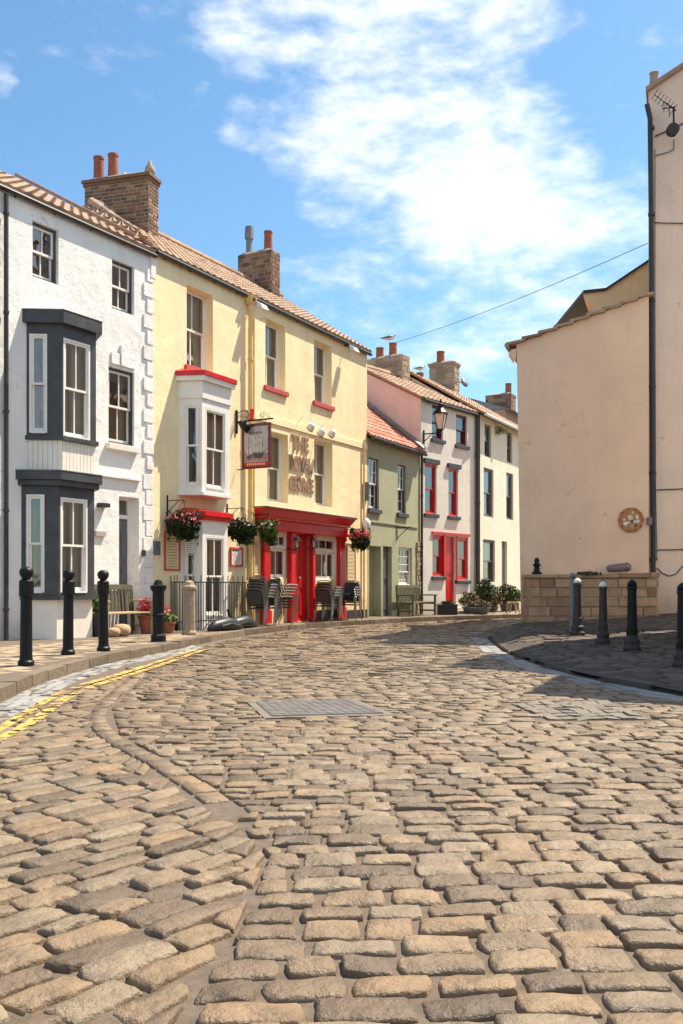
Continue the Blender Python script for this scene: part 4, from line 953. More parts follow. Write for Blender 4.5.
# ================================================================== PINK GABLE HOUSE
F=F_P; L=F.L; rt=thing('pink_gabled_house',F.p(1.7,0,.11),'white fronted house with red windows, pink gable end and red door','house')
zE=CH+187/960*31.9
a1=H(F,432,443,404,438); a2=H(F,456,467,413.6,444); a3=H(F,425,436.5,463,513); a4=H(F,448.5,458,468,515.5); a5=H(F,432.5,443.6,535,576); a6=H(F,457,468.3,537,580); ad=H(F,445.5,456,536,607); ad=(ad[0],ad[1],.3,ad[3])
mb=wall(F,0,L,Z0,zE,[a1,a2,a3,a4,a5,a6,ad],'cream_wall',.25); ri,sl=2.6,.52
mb.poly([F.p(L-.006,0,Z0),F.p(L-.006,0,zE),F.p(L-.006,-ri,zE+ri*sl),F.p(L-.006,-7,zE),F.p(L-.006,-7,Z0)]); mb.build('wall',None,rt)
m=MB().mat('pink_wall'); m.prism([F.p(.0,-.001,Z0),F.p(.0,-.001,zE+.0),F.p(.0,-ri,zE+ri*sl),F.p(.0,-7,zE-.1),F.p(.0,-7,Z0)],tuple(Vector((F.u.x,F.u.y,0))*.2)); m.build('gable_wall',None,rt)
for h in (a1,a2): window(F,rt,*h,rec=.06,frame='sign_frame',sash='sign_frame',bars=0,sill='slate_paint',fw=.05)
for h in (a3,a4):
    window(F,rt,*h,rec=.06,frame='red_paint',sash='red_paint',bars=0,sill='slate_paint',fw=.06)
    m=MB().mat('slate_paint'); m.fbox(F,h[0]-.1,h[1]+.1,.001,.09,h[3]+.01,h[3]+.16); m.build('lintel',None,rt)
for h in (a5,a6): window(F,rt,*h,rec=.05,frame='red_paint',sash='red_paint',bars=0,sill='slate_paint',fw=.10)
m=MB().mat('red_paint'); m.fbox(F,ad[0],ad[1],-.16,-.1,ad[2],ad[3])
for q in range(2): m.fbox(F,ad[0]+.1,ad[1]-.1,-.1,-.08,ad[2]+.2+q*1.0,ad[2]+1.05+q*.95)
m.fbox(F,a5[1]-.01,ad[0]-.005,-.05,.03,a5[2],ad[3]+.03); m.fbox(F,ad[1]+.005,a6[0]+.01,-.05,.03,a6[2],ad[3]+.03)
m.fbox(F,a5[0]-.06,a6[1]+.06,.001,.05,ad[3]+.035,ad[3]+.12); m.build('door',None,rt)
m=MB().mat('step'); m.fbox(F,ad[0]-.3,ad[1]+.5,.0,.75,.10,.20); m.fbox(F,ad[0]-.15,ad[1]+.3,.0,.42,.20,.31); m.build('doorstep',None,rt,bevel=.01)
tiles(F,-.12,L,.08,zE+.05,-ri,zE+(ri+.22)*sl,'tile',rt,tw=.26,course=.34); ridge_tiles(F,-.1,L,-ri,zE+(ri+.22)*sl+.03,rt)
bk=MB().mat('tile'); bk.poly([F.p(0,-ri,zE+(ri+.22)*sl),F.p(L,-ri,zE+(ri+.22)*sl),F.p(L,-7.2,zE),F.p(0,-7.2,zE)]); bk.build('rear_roof',None,rt)
gutter(F,.05,L,.10,zE-.02,rt); frame_down(F,L-.06,.08,.12,zE,rt,r=.05)
def place_stack(F,par,px0,px1,t0,ytop,zb,w,dep,**kw):
    u=F.U(px1,-t0); zt=F.UZ(px1,ytop,-t0)[1]; return u,zt
# broad low stack behind the pink gable
u1=F.U(401,-2.6)
def stackpx(F,par,xn,tn,tf,uw,ytop,zb,mat,rh,bl,cap=0,proud=.014):
    u=F.U(xn,-tn); zt=F.UZ(xn,ytop,-tn)[1]; stack(F,par,u,u+uw,tn,tf,zb,zt,mat,rh,bl,cap,proud); return u,zt
zr=zE+ri*sl
u,zt=stackpx(F,rt,402,2.3,5.0,.5,354,zr-.9,'chimney_stone',.20,.38,0,.02)
for px,h in ((380,.42),(393,.5)): pot(F,rt,u+.25,tfor(F,u+.25,px,2.4,5.2),zt+.03,h,.15)
potz=zt+.5; potp=F.p(u+.25,-tfor(F,u+.25,389,2.4,5),0)
u3,z3=F.UZ(420,384,-2.4); pot(F,rt,u3,2.4,z3-.45,.45+F.UZ(420,373,-2.4)[1]-z3,.14); gull2=F.p(u3,-2.4,F.UZ(420,373,-2.4)[1]-.02)
# street lantern on its corner
F=F_P; u,z=F.UZ(423.5,434); o=thing('wall_lantern',F.p(u,0,z),'black iron street lantern on a bracket at pink house corner','lamp')
m=MB().mat('dark_metal'); m.tube([F.p(u,0,z),F.p(u+.05,.55,z-.02),F.p(u+.08,.62,z+.02)],.022,8); m.tube([F.p(u,.02,z-.25),F.p(u+.02,.3,z-.05)],.014,6); m.fbox(F,u-.03,u+.03,.0,.03,z-.35,z+.12)
lx=F.p(u+.08,.62,z+.02); m.lathe(lx,[(.02,0),(.05,.04),(.11,.07),(.12,.09)],8)
for a in range(4):
    A=a*math.pi/2+.4; m.tube([(lx[0]+.12*math.cos(A),lx[1]+.12*math.sin(A),lx[2]+.09),(lx[0]+.24*math.cos(A),lx[1]+.24*math.sin(A),lx[2]+.58)],.012,4)
m.lathe(lx,[(.26,.58),(.25,.62),(.12,.78),(.09,.80),(.09,.88),(.12,.90),(.03,.96),(.04,1.02),(.01,1.1)],8); m.build('lantern_frame',None,o)
MB().mat('lampglass').lathe(lx,[(.105,.09),(.22,.58)],4,a0=.4).build('lantern_glass',None,o)
# ================================================================== IVORY HOUSE
F=F_C; L=F.L; rt=thing('ivory_house',F.p(2.2,0,.11),'ivory house with dark sash windows at the far end of terrace','house')
zE=CH+174/960*34.7-.02
ws_=[H(F,484.6,491.2,423,456),H(F,507,512.3,431,462),H(F,483.7,493.5,467,516),H(F,506.3,513.3,472,519),H(F,483,495,539,582)]
cd=H(F,501.7,507,541,590); cd=(cd[0],cd[1],.2,cd[3])
mb=wall(F,0,L+2.5,Z0,zE,ws_+[cd],'cream_wall2',.25); shell(F,0,L+2.5,Z0,zE,7,3.2,.6,mb); mb.build('wall',None,rt)
for h in ws_: window(F,rt,*h,rec=.07,frame='grey_door',sash='grey_door',bars=0,fw=.07)
m=MB().mat('grey_door'); m.fbox(F,cd[0],cd[1],-.16,-.1,cd[2],cd[3]); m.fbox(F,cd[0]+.15,cd[1]-.15,-.1,-.07,cd[2]+.3,cd[2]+1.); m.build('door',None,rt)
tiles(F,-.02,L+2.5,.30,zE-.02,-3.2,zE+3.5*.6,'tile',rt,tw=.28,course=.36)
bk=MB().mat('tile'); bk.poly([F.p(0,-3.2,zE+2.1),F.p(L+2.5,-3.2,zE+2.1),F.p(L+2.5,-7.2,zE),F.p(0,-7.2,zE)]); bk.build('rear_roof',None,rt)
m=MB().mat('white_sash'); m.tube([F.p(0,.36,zE-.08),F.p(L+2.5,.36,zE-.1)],.06,8); m.build('gutter',None,rt)
frame_down(F,.07,.08,.12,zE-.05,rt,r=.05)
m=MB().mat('leaf_light'); u,z=F.UZ(500,431,.15); leafball(m,F.p(u,.15,z),(.35,.2,.2),160,.05); o=m.build('wall_plant',None,None,loc=F.p(u,.1,z)); tag(o,'tuft of yellow green leaves growing under ivory house gutter','plant')
u,zt=stackpx(F,rt,454,2.6,3.7,.6,361,zE+1.2,'chimney_stone',.24,.4,1,.02)
pot(F,rt,u+.2,tfor(F,u+.2,440.5,1.6,6),zt+.03,.48,.17)
c=F.p(u+.2,-2.3,zt-.9); o=thing('satellite_dish',c,'round grey satellite dish beside the tall pale chimney stack','dish')
m=MB().mat('lead'); m.tube([(c[0]+.08,c[1]-.06,c[2]+.02),(c[0]+.055,c[1]-.04,c[2]+.01),(c[0]+.03,c[1]-.01,c[2])],[.22,.19,.06],16); m.tube([(c[0]+.09,c[1]-.05,c[2]-.18),(c[0]+.25,c[1]-.22,c[2]-.05)],.012,5); m.build('reflector',None,o,smooth=True)
m=MB().mat('lead'); m.tube([c,F.p(u+.1,-2.65,zt-.8)],.025,6); m.build('arm',None,o)
F_D=Fac(F_C.p(L+2.5,0,0)[:2],F_C.p(L+9,1.0,0)[:2])
rt=thing('distant_house',F_D.p(3,0,.11),'farthest roof and rusty chimney at the end of the terrace','house')
F=F_C
zc=F.UZ(505,392,-4)[1]; uu=F.U(505,-4)
mb=MB().mat('brown_wall'); mb.fbox(F,uu-1.2,uu+6,-9,-3.6,Z0,zc-1.1); mb.build('wall',None,rt)
m=MB().mat('lead'); m.prism([F.p(uu-1.2,-3.3,zc-1.15),F.p(uu-1.2,-6,zc-.2),F.p(uu-1.2,-9,zc-1.15)],tuple(Vector((F.u.x,F.u.y,0))*7.2)); m.build('roof',None,rt)
u,zt=stackpx(F,rt,511,3.8,5.2,.8,393,zc-1.5,'brick',.2,.4,0,.02); pot(F,rt,u+.3,tfor(F,u+.3,508.5,2.5,6),zt+.02,.55,.17)
# ================================================================== RIGHT SIDE: beige building
def fx(px,Y): return (px-CX)/K*Y
YB=21.0; xA=fx(517.5,YB)-.02; xB=6.72; zA=CH+(HY-344)/K*YB; sl=.366
rt=thing('beige_building',(5,YB,.28),'beige rendered gable end with round plaque above the stone wall','house')
bd=Vector((.33,.944))
FB=Fac((xA,YB),(xB+.0,YB)); LB=FB.L; zB=zA+sl*LB
mb=MB().mat('beige_wall')
nx=1
mb.poly([(xA+.10,YB,0),(xB,YB,0),(xB,YB,zB),(xA,YB,zA)])
ex,ey=xA+bd.x*11,YB+bd.y*11
mb.poly([(ex+.1,ey,0),(xA+.10,YB,0),(xA,YB,zA),(ex,ey,zA)])
mb.poly([(xB,YB,0),(xB+bd.x*11,ey,0),(xB+bd.x*11,ey,zB),(xB,YB,zB)])
mb.poly([(xB+bd.x*11,ey,0),(ex,ey,0),(ex,ey,zA),(xB+bd.x*11,ey,zB)])
mb.build('wall',None,rt)
class SK:  # skewed roof frame: u to the right, d along the street
    def p(s,u,d,z): return (xA+u+bd.x*(-d),YB-d*bd.y,z)
sk=SK()
m=MB().mat('tile'); n=9
for i in range(n):   # verge tiles, overlapping
    m.rnd=random.random(); a=-.22+(LB+.25)*i/n; b=-.22+(LB+.25)*(i+1)/n+.08
    z0=zA+sl*a; z1=zA+sl*b
    m.hexa([sk.p(a,.12,z0+.03),sk.p(b,.12,z1-.03),sk.p(b,-.4,z1-.03),sk.p(a,-.4,z0+.03),sk.p(a,.12,z0+.085),sk.p(b,.12,z1+.02),sk.p(b,-.4,z1+.02),sk.p(a,-.4,z0+.085)])
m.rnd=.5; m.hexa([sk.p(-.2,-.4,zA-.05),sk.p(LB,-.4,zB+.02),sk.p(LB,-11,zB+.02),sk.p(-.2,-11,zA-.05),sk.p(-.2,-.4,zA+.01),sk.p(LB,-.4,zB+.07),sk.p(LB,-11,zB+.07),sk.p(-.2,-11,zA+.01)])
m.build('roof',None,rt)
m=MB().mat('chimney_stone'); m.tube([sk.p(-.2,.12,zA-.06),sk.p(-.2,-11,zA-.06)],.05,8); m.build('gutter',None,rt)
m=MB().mat('tall_wall'); m.prism([sk.p(-.02,.0,zA-.35),sk.p(-.12,0,zA-.2),sk.p(-.12,0,zA-.12),sk.p(.0,0,zA-.1)],(0,.3,0)); m.build('corbel',None,rt)
# round mosaic plaque
px_,py_=631,520; X=fx(px_,YB); Z=CH+(HY-py_)/K*YB; r=12.3/K*YB
o=thing('wall_plaque',(X,YB,Z),'round copper and white mosaic plaque on the beige wall','plaque')
m=MB().mat('copper'); m.tube([(X,YB-.002,Z),(X,YB-.03,Z)],r*.86,28); m.build('disc',None,o)
m=MB().mat('copper'); 
for i in range(30):
    a=2*math.pi*i/30; m.mat('copper' if i%3 else 'terracotta'); ca,sa=math.cos(a),math.sin(a); m.tube([(X+r*.92*ca,YB-.002,Z+r*.92*sa),(X+r*.92*ca,YB-.045,Z+r*.92*sa)],r*.105,6)
m.build('rim',None,o)
m=MB()
random.seed(11)
for (dx,dz,rr,mt) in ((-.1,.2,.26,'copper_lt'),(-.1,.22,.15,'terracotta'),(.45,.25,.22,'copper_lt'),(.5,-.1,.2,'copper_lt'),(-.5,-.3,.2,'paper'),(-.6,.0,.13,'copper_lt'),(.05,-.12,.13,'art_hull'),(.0,-.5,.22,'wood'),(.35,-.45,.14,'art_hull'),(.1,.6,.12,'copper_lt'),(-.25,-.22,.12,'paper'),(.25,-.15,.1,'paper')):
    m.mat(mt); c=(X+dx*r,Z+dz*r); n=random.choice((5,6,7)); ph=random.random()*3
    pts=[(c[0]+rr*r*random.uniform(.8,1.1)*math.cos(ph+2*math.pi*i/n),YB-.03,c[1]+rr*r*random.uniform(.7,1)*math.sin(ph+2*math.pi*i/n)) for i in range(n)]
    m.prism(pts,(0,-.008-random.random()*.008,0))
m.build('mosaic_pieces',None,o)
X=fx(649,YB); Z=CH+(HY-525)/K*YB; m=MB().mat('box_purple'); m.box((X-.05,YB-.08,Z),(X+.05,YB-.002,Z+.17)); tag(m.build('cable_box',None,None,loc=(X,YB,Z),bevel=.01),'small mauve cable box on beige wall beside the drainpipe','junction box')
# stone garden wall
YS=20.45; x0=fx(529,YS); x1=fx(657,YS); zt=CH+(HY-574.5)/K*YS
rt=thing('stone_wall',((x0+x1)/2,YS,.26),'low sandstone block wall with flat coping below the beige gable','wall')
m=MB().mat('mortar'); m.box((x0,YS,0),(x1,YB-.005,zt-.08)); m.mat('garden_stone')
block_face(m,(x0,YS,.2),(1,0,0),(0,0,1),(0,-1,0),x1-x0,zt-.28,.20,.46,.012,.035,.45)
block_face(m,(x0,YB,.2),(0,-1,0),(0,0,1),(-1,0,0),YB-YS,zt-.28,.20,.3,.012,.03); block_face(m,(x1,YS,.2),(0,1,0),(0,0,1),(1,0,0),YB-YS,zt-.28,.20,.3,.012,.03)
m.build('masonry',None,rt)
m=MB().mat('garden_stone'); x=x0-.05
while x<x1+.04:
    l=random.uniform(.5,.8); e=min(x+l,x1+.05); m.rnd=random.random(); dz=.045*(x-x0)/(x1-x0); m.box((x+.004,YS-.06,zt-.08+dz*.2),(e-.004,YB-.01,zt+dz+random.uniform(-.01,.01))); x=e
m.build('coping',None,rt,bevel=.02)
X=fx(537,20.7); m=MB().mat('dark_metal'); m.lathe((X,20.72,zt),[(.11,0),(.11,.04),(.07,.07),(.055,.17),(.085,.2),(.085,.22),(.05,.25),(.06,.30),(.045,.345),(.01,.37)],14); tag(m.build('iron_finial',None,None,loc=(X,20.72,zt),smooth=True),'small black iron finial standing on left end of stone wall','finial')
X=fx(620,20.7); zz=zt+.035
o=thing('dark_bundle',(X,20.75,zz),'dark rolled bundle lying on top of the stone wall','bundle')
m=MB().mat('box_purple'); m.tube([(X-.26,20.74,zz+.08),(X-.2,20.74,zz+.10),(X+.18,20.75,zz+.13),(X+.24,20.75,zz+.13)],[.06,.085,.10,.07],10); m.build('roll',None,o,smooth=True)
m=MB().mat('alu'); m.tube([(X+.14,20.735,zz+.128),(X+.16,20.735,zz+.130)],.104,10); m.build('strap',None,o)
m=MB().mat('leaf'); leafball(m,(fx(585,20.6),20.40,zt+.02),(.35,.08,.05),120,.04); tag(m.build('wall_creeper',None,None,loc=(fx(585,20.6),20.4,zt)),'thin green creeper trailing over stone wall coping','plant')
# ================================================================== tall building
YT=21.25; xT=fx(648.5,YT); zT=CH+(HY-91)/K*YT; st=.66
rt=thing('tall_house',(8,YT,.43),'tall pinkish beige rendered gable house at the right edge','house')
m=MB().mat('tall_wall'); W=4.6
prof=[(xT,0),(xT+2*W,0),(xT+2*W,zT),(xT+W,zT+W*st),(xT,zT)]
m.prism([(a,YT,b) for a,b in prof],(3.3,9,0)); m.build('wall',None,rt)
m=MB().mat('tile')
for a,b,c,e in ((xT-.1,zT-.066,xT+W,zT+W*st),(xT+2*W+.1,zT-.066,xT+W,zT+W*st)):
    m.hexa([(a,YT-.12,b),(c,YT-.12,e),(c+3.35,YT+9.1,e),(a+3.35,YT+9.1,b),(a,YT-.12,b+.1),(c,YT-.12,e+.1),(c+3.35,YT+9.1,e+.1),(a+3.35,YT+9.1,b+.1)])
m.build('roof',None,rt)
m=MB().mat('chimney_stone'); X=fx(657,YT); m.lathe((X,YT+.2,zT+.28),[(.10,0),(.09,.2),(.11,.22),(.05,.26)],10); m.build('vent_pot',None,rt)
m=MB().mat('gutter'); X=fx(651,YT-.1); zt_=CH+(HY-112)/K*YT; Xb=fx(653.2,YT-.1)
m.tube([(X-.09,YT-.1,zt_+.12),(X-.02,YT-.1,zt_-.2),(X,YT-.1,zt_-2),(Xb,YT-.1,2.2),(Xb,YT-.1,1.33)],.055,10)
k=1.6
while k<zt_: t=(k-1.33)/(zt_-1.33); m.tube([(Xb+(X-Xb)*t,YT-.1,k),(Xb+(X-Xb)*t,YT-.1,k+.07)],.075,10); k+=1.9
m.build('downpipe',None,rt)
m=MB().mat('gutter')
def wire(pts,r=.012): m.tube([(fx(a,YT-.03),YT-.03,CH+(HY-b)/K*YT) for a,b in pts],r,5)
wire([(654,223),(660,223.5),(683,224),(720,225)]); wire([(657,490),(683,489),(720,489)]); wire([(657,550),(683,549.5),(720,550)]); wire([(655,150),(655,300),(655.5,480),(657,560)],.008); wire([(657,568),(662,573),(669,576),(676,574),(681,568),(690,560)],.012); wire([(655,137),(664,133),(676,128),(690,120)],.015); wire([(656,156),(668,153),(674,150),(674,140)],.01)
m.build('cables',None,rt)
X=fx(674,YT); o=thing('tv_aerial',(X,YT,CH+(HY-145)/K*YT),'rusty television aerial bracketed high on the tall gable','aerial')
Z=lambda b:CH+(HY-b)/K*YT; YY=YT-.45; G=lambda a,b,y=YY:(fx(a,YY),y,Z(b))
m=MB().mat('dark_metal'); m.tube([G(674,146),G(673.5,118)],.02,6); m.tube([G(674,134),(fx(674,YT),YT,Z(134))],.02,6); m.build('mast',None,o)
m=MB().mat('dark_metal'); m.tube([G(654,104),G(676,121)],.014,6)
for t in range(7):
    q=t/7+.04; a=654+22*q; b=104+17*q; m.tube([(fx(a,YY),YY-.22,Z(b)),(fx(a,YY),YY+.22,Z(b))],.008,4)
for q in (.45,.7): a=654+22*q; m.tube([G(a,104+17*q),G(a,104+17*q+11)],.008,4)
m.tube([G(662,119),G(676,117)],.012,5); m.build('yagi',None,o)
m=MB().mat('chip_metal'); m.tube([G(673,139,YY-.05),G(673,139,YY+.1)],.13,10); m.build('rotator_box',None,o)
# house behind with cut profile
YK=24.0; pts=[(592,586),(592,303),(583.5,297),(583.5,293.5),(606,291),(648,262.5),(780,190),(780,586)]
rt=thing('rear_house',(fx(640,YK),YK,.2),'gable in sun tinted render rising behind the beige roof verge','house')
P=[(fx(a,YK),CH+(HY-b)/K*YK if b<586 else 0) for a,b in pts]
m=MB().mat('sun_tinted_wall'); m.prism([(a,YK,b) for a,b in P],(1.4,4,0)); m.build('wall',None,rt)
m=MB().mat('gutter')
for (a,b),(c,e) in zip(P[3:6],P[4:7]): m.hexa([(a-.02,YK-.08,b),(c,YK-.08,e),(c,YK+4.1,e),(a-.02,YK+4.1,b),(a-.02,YK-.08,b+.06),(c,YK-.08,e+.06),(c,YK+4.1,e+.06),(a-.02,YK+4.1,b+.06)])
m.build('coping',None,rt)
# overhead wire
a=Vector((fx(648,21.2),21.2,CH+(HY-243)/K*21.2)); Yc=34.5; b=Vector((fx(391,Yc),Yc,CH+(HY-344)/K*Yc)); m=MB().mat('gutter')
m.tube([a.lerp(b,t/12)-Vector((0,0,.35*4*(t/12)*(1-t/12)*.4)) for t in range(13)],.008,5); tag(m.build('overhead_cable',None,None,loc=tuple(a)),'single dark cable slung across the street against the sky','cable')
# ================================================================== buildings off the right edge (they shade the pavement)
def side_house(x,y,h,ln,w,lab,col):
    d=Vector((.36,.933)); F=Fac((x+d.x*ln,y+d.y*ln),(x,y)); o=thing('corner_house',(x+1,y+1,.2),lab,'house')
    wl=[(k,k+.8,1.1,2.4) for k in (.6,ln-1.3)]+[(k,k+.8,3.6,4.9) for k in (.6,ln-1.3)]
    mb=wall(F,0,F.L,0,h,wl,col,.2); 
    mb.poly([F.p(F.L,0,0),F.p(F.L,-w,0),F.p(F.L,-w,h),F.p(F.L,-w/2,h+w*.3),F.p(F.L,0,h)]); mb.poly([F.p(0,0,0),F.p(0,-w,0),F.p(0,-w,h),F.p(0,-w/2,h+w*.3),F.p(0,0,h)]); mb.poly([F.p(0,-w,0),F.p(F.L,-w,0),F.p(F.L,-w,h),F.p(0,-w,h)]); mb.build('wall',None,o)
    for q in wl: window(F,o,*q,rec=.08,sill='white_panel')
    tiles(F,0,F.L,.2,h,-w/2,h+w*.3+.12,'tile',o,tw=.3,course=.4); m=MB().mat('tile'); m.poly([F.p(0,-w/2,h+w*.3+.12),F.p(F.L,-w/2,h+w*.3+.12),F.p(F.L,-w-.2,h),F.p(0,-w-.2,h)]); m.build('rear_roof',None,o)
side_house(5.75,14.8,8.1,2.6,4,'cream corner house just outside the frame behind the right bollards','cream_wall')
side_house(5.35,11.2,6.5,3.3,4,'low white corner house just outside the frame nearest the camera','cream_wall2')
# ================================================================== bollards
def bollard_ball(h=1.17):
    o=thing('bollard',(0,0,0),None,'bollard')
    m=MB().mat('dark_metal'); m.lathe((0,0,0),[(.095,0),(.095,.05),(.078,.07),(.072,.12),(.066,h-.38),(.066,h-.36)],20); m.build('post',None,o,local=True,smooth=False)
    m=MB().mat('dark_metal'); m.lathe((0,0,0),[(.066,h-.36),(.085,h-.35),(.085,h-.17),(.066,h-.155)],20); m.build('collar',None,o,local=True)
    m=MB().mat('dark_metal'); m.lathe((0,0,0),[(.05,h-.155),(.045,h-.14),(.072,h-.11),(.084,h-.07),(.074,h-.03),(.04,h-.006),(.005,h)],20); m.build('ball_top',None,o,local=True,smooth=True)
    return o
BS=[(26,665,'black ball topped bollard nearest the camera at the left kerb'),(68,654,'second ball topped bollard from the left, before the bay window'),(103.5,650.5,'third ball topped bollard, standing before the wooden bench')]
src=None
for px,py,lab in BS:
    p=gp(px,py,.12)
    if src is None: src=bollard_ball(); o=src
    else: o=copy_tree(src)
    o.location=(p.x,p.y,.11); o.rotation_euler=(R(random.uniform(-.8,.8)),R(random.uniform(-.8,.8)),0); tag(o,lab,'bollard','black bollards along the left kerb')
p=gp(158.3,641,.12); o=thing('bollard',(p.x,p.y,.11),'thick black octagonal bollard with flared cap near the red menu board','bollard','black bollards along the left kerb')
m=MB().mat('dark_metal'); m.lathe((0,0,0),[(.13,0),(.13,.10),(.10,.14),(.10,.42),(.115,.44),(.115,.46),(.10,.48),(.10,.84)],8); m.build('post',None,o,local=True)
m=MB().mat('dark_metal'); m.lathe((0,0,0),[(.10,.84),(.13,.88),(.14,.93),(.14,.945),(.09,.96),(.07,1.0),(.06,1.03),(.02,1.05)],8); m.build('cap',None,o,local=True)
p=gp(189.3,634.5,.12); o=thing('stone_bollard',(p.x,p.y,.11),'weathered grey brown stone bollard before the pub railing','bollard')
m=MB().mat('chimney_stone'); m.rnd=.25; m.lathe((0,0,0),[(.15,0),(.15,.05),(.12,.09),(.115,.86)],8,a0=.3); m.build('post',None,o,local=True,bevel=.01)
m=MB().mat('chimney_stone'); m.rnd=.4; m.lathe((0,0,0),[(.115,.86),(.14,.88),(.14,.93),(.10,.96),(.08,1.02),(.02,1.05)],8,a0=.3); m.build('cap',None,o,local=True,bevel=.01)
def gpr(px,py):
    z=.15
    for _ in range(30): p=gp(px,py,z); z=.7*z+.3*(hR(p.x,p.y)+.01)
    return p,z
for px,py,mt,h,lab,ph in ((577.5,635,'chip_metal',.99,'chipped brown black bollard with pale cap, leftmost below the stone wall',0),(603,643,'chip_metal',.96,'slim chipped bollard with white cap and broken foot, before stone wall',1),(632,650,'dark_metal',1.0,'glossy black bollard on a chipped foot, right of the white capped pair',2),(683,667,'dark_metal',1.0,'black bollard cut by the right picture edge',3)):
    p,z=gpr(px,py); o=thing('bollard',(p.x,p.y,z-.01),lab,'bollard','iron bollards on the right pavement')
    m=MB().mat(mt); r=.072 if ph!=1 else .064; m.lathe((0,0,0),[(r*1.1,.22),(r*1.15,.3),(r,.32),(r*.85,h-.14),(r,h-.13),(r,h-.10),(r*.8,h-.08)],14); m.build('post',None,o,local=True)
    m=MB().mat('chip_metal'); m.lathe((0,0,0),[(r*1.75,0),(r*1.8,.05),(r*1.5,.08),(r*1.55,.15),(r*1.2,.18),(r*1.1,.225)],10); m.build('foot',None,o,local=True,bevel=.006)
    m=MB().mat('light_white' if ph in(0,1) else mt); m.lathe((0,0,0),[(r*.95,h-.085),(r*.9,h-.05),(r*.5,h-.015),(.005,h)],14); m.build('cap',None,o,local=True,smooth=True)
p,z=gpr(572.3,631.5); o=thing('post',(p.x,p.y,z),'thin grey post standing just behind the leftmost chipped bollard','post'); m=MB().mat('lead'); m.lathe((0,0,0),[(.05,0),(.05,.95),(.03,.96)],10); m.build('shaft',None,o,local=True); m=MB().mat('lead'); m.lathe((0,0,0),[(.03,.96),(.055,.99),(.05,1.03),(.01,1.06)],10); m.build('knob',None,o,local=True,smooth=True)
# ================================================================== pub railing
F=F_Y
o=thing('railing',F.p(F.U(210),.9,.11),'thin black iron railing round the pub bay doors','railing')
m=MB().mat('dark_metal'); d=.85; ua=F.U(177,d); ub=F.U(246,.35); A=Vector(F.p(ua,d,0)); B=Vector(F.p(F.U(228,d),d,0)); C=Vector(F.p(F.U(247,.12),.12,0)); D=Vector(F.p(F.U(171,.02),0.02,0))
for z in (.22,1.02):
    for s,e in ((D,A),(A,B),(B,C)): m.tube([s+Vector((0,0,z+.11)),e+Vector((0,0,z+.11))],.014,6)
m.build('rail',None,o)
m=MB().mat('dark_metal')
for s,e,n in ((D,A,5),(A,B,20),(B,C,12)):
    for i in range(n+1):
        q=s.lerp(e,i/n); t=1.02 if i%3 else 1.16
        m.tube([q+Vector((0,0,.14)),q+Vector((0,0,t+.11))],.009,5)
o2=m.build('bars',None,o)
# ================================================================== stacked chairs
def chair():
    o=thing('cafe_chair',(0,0,0),None,'chair')
    lg=[]
    for s in (-1,1):
        m=MB().mat('alu'); m.tube([(s*.24,-.23,0),(s*.25,-.25,.4),(s*.25,-.26,.62),(s*.25,-.20,.66),(s*.25,.1,.67)],.0125,6); m.build('leg',None,o,local=True)
        m=MB().mat('alu'); m.tube([(s*.25,.30,0),(s*.22,.20,.42),(s*.22,.24,.66),(s*.21,.30,.84)],.0125,6); m.build('leg',None,o,local=True)
    m=MB().mat('weave'); m.hexa([(-.21,-.24,.41),(.21,-.24,.41),(.20,.2,.39),(-.20,.2,.39),(-.21,-.24,.44),(.21,-.24,.44),(.20,.2,.42),(-.20,.2,.42)]); m.build('seat',None,o,local=True,bevel=.008)
    m=MB().mat('weave'); m.hexa([(-.2,.225,.50),(.2,.225,.50),(.2,.245,.50),(-.2,.245,.50),(-.19,.285,.83),(.19,.285,.83),(.19,.305,.83),(-.19,.305,.83)]); m.build('backrest',None,o,local=True,bevel=.008)
    m=MB().mat('alu'); m.tube([(-.21,.30,.84),(-.1,.33,.865),(.1,.33,.865),(.21,.30,.84)],.0125,6); m.tube([(-.25,.14,.675),(-.245,0,.69),(-.245,-.22,.675)],.028,6); m.tube([(.25,.14,.675),(.245,0,.69),(.245,-.22,.675)],.028,6); m.build('frame',None,o,local=True)
    return o
src=None
ordn=['lowest','second','third','fourth','fifth','topmost']
def cstack(px,d,n,rz,where,side,grp):
    global src
    u=F.U(px,d); q=F.p(u,d,.12)
    for i in range(n):
        if src is None: src=chair(); o=src
        else: o=copy_tree(src)
        a=rz; o.rotation_euler=(0,R(0),a); o.location=(q[0]+.045*i*math.sin(a),q[1]-.045*i*math.cos(a),.12+.068*i)
        k='topmost' if i==n-1 else ordn[i]
        tag(o,f'{k} metal cafe chair of the {where}','chair',grp)
cstack(260,.55,5,F.rz+R(95),'taller left stack, between poster and red door',0,'chairs stacked left of the red door')
cstack(278,.62,5,F.rz+R(72),'stack touching the red door, left side',0,'chairs stacked left of the red door')
cstack(327,.5,4,F.rz+R(95),'stack just right of the red door',0,'chairs stacked right of the red door')
cstack(350,.5,4,F.rz+R(-80),'rightmost stack, under the brown framed poster',0,'chairs stacked right of the red door')
# small tables between right stacks
q=F.p(F.U(339,.45),.45,.12); o=thing('cafe_table',q,'small dark folding table standing between the right chair stacks','table'); m=MB().mat('weave'); m.lathe((0,0,0),[(.3,.70),(.3,.73)],20); m.build('table_top',None,o,local=True); m=MB().mat('alu'); m.tube([(0,0,0.05),(0,0,.7)],.02,8); m.build('pedestal',None,o,local=True)
m=MB().mat('alu'); 
for a in range(4): m.tube([(0,0,.08),(.25*math.cos(a*1.571),.25*math.sin(a*1.571),.01)],.014,6)
m.build('foot',None,o,local=True)
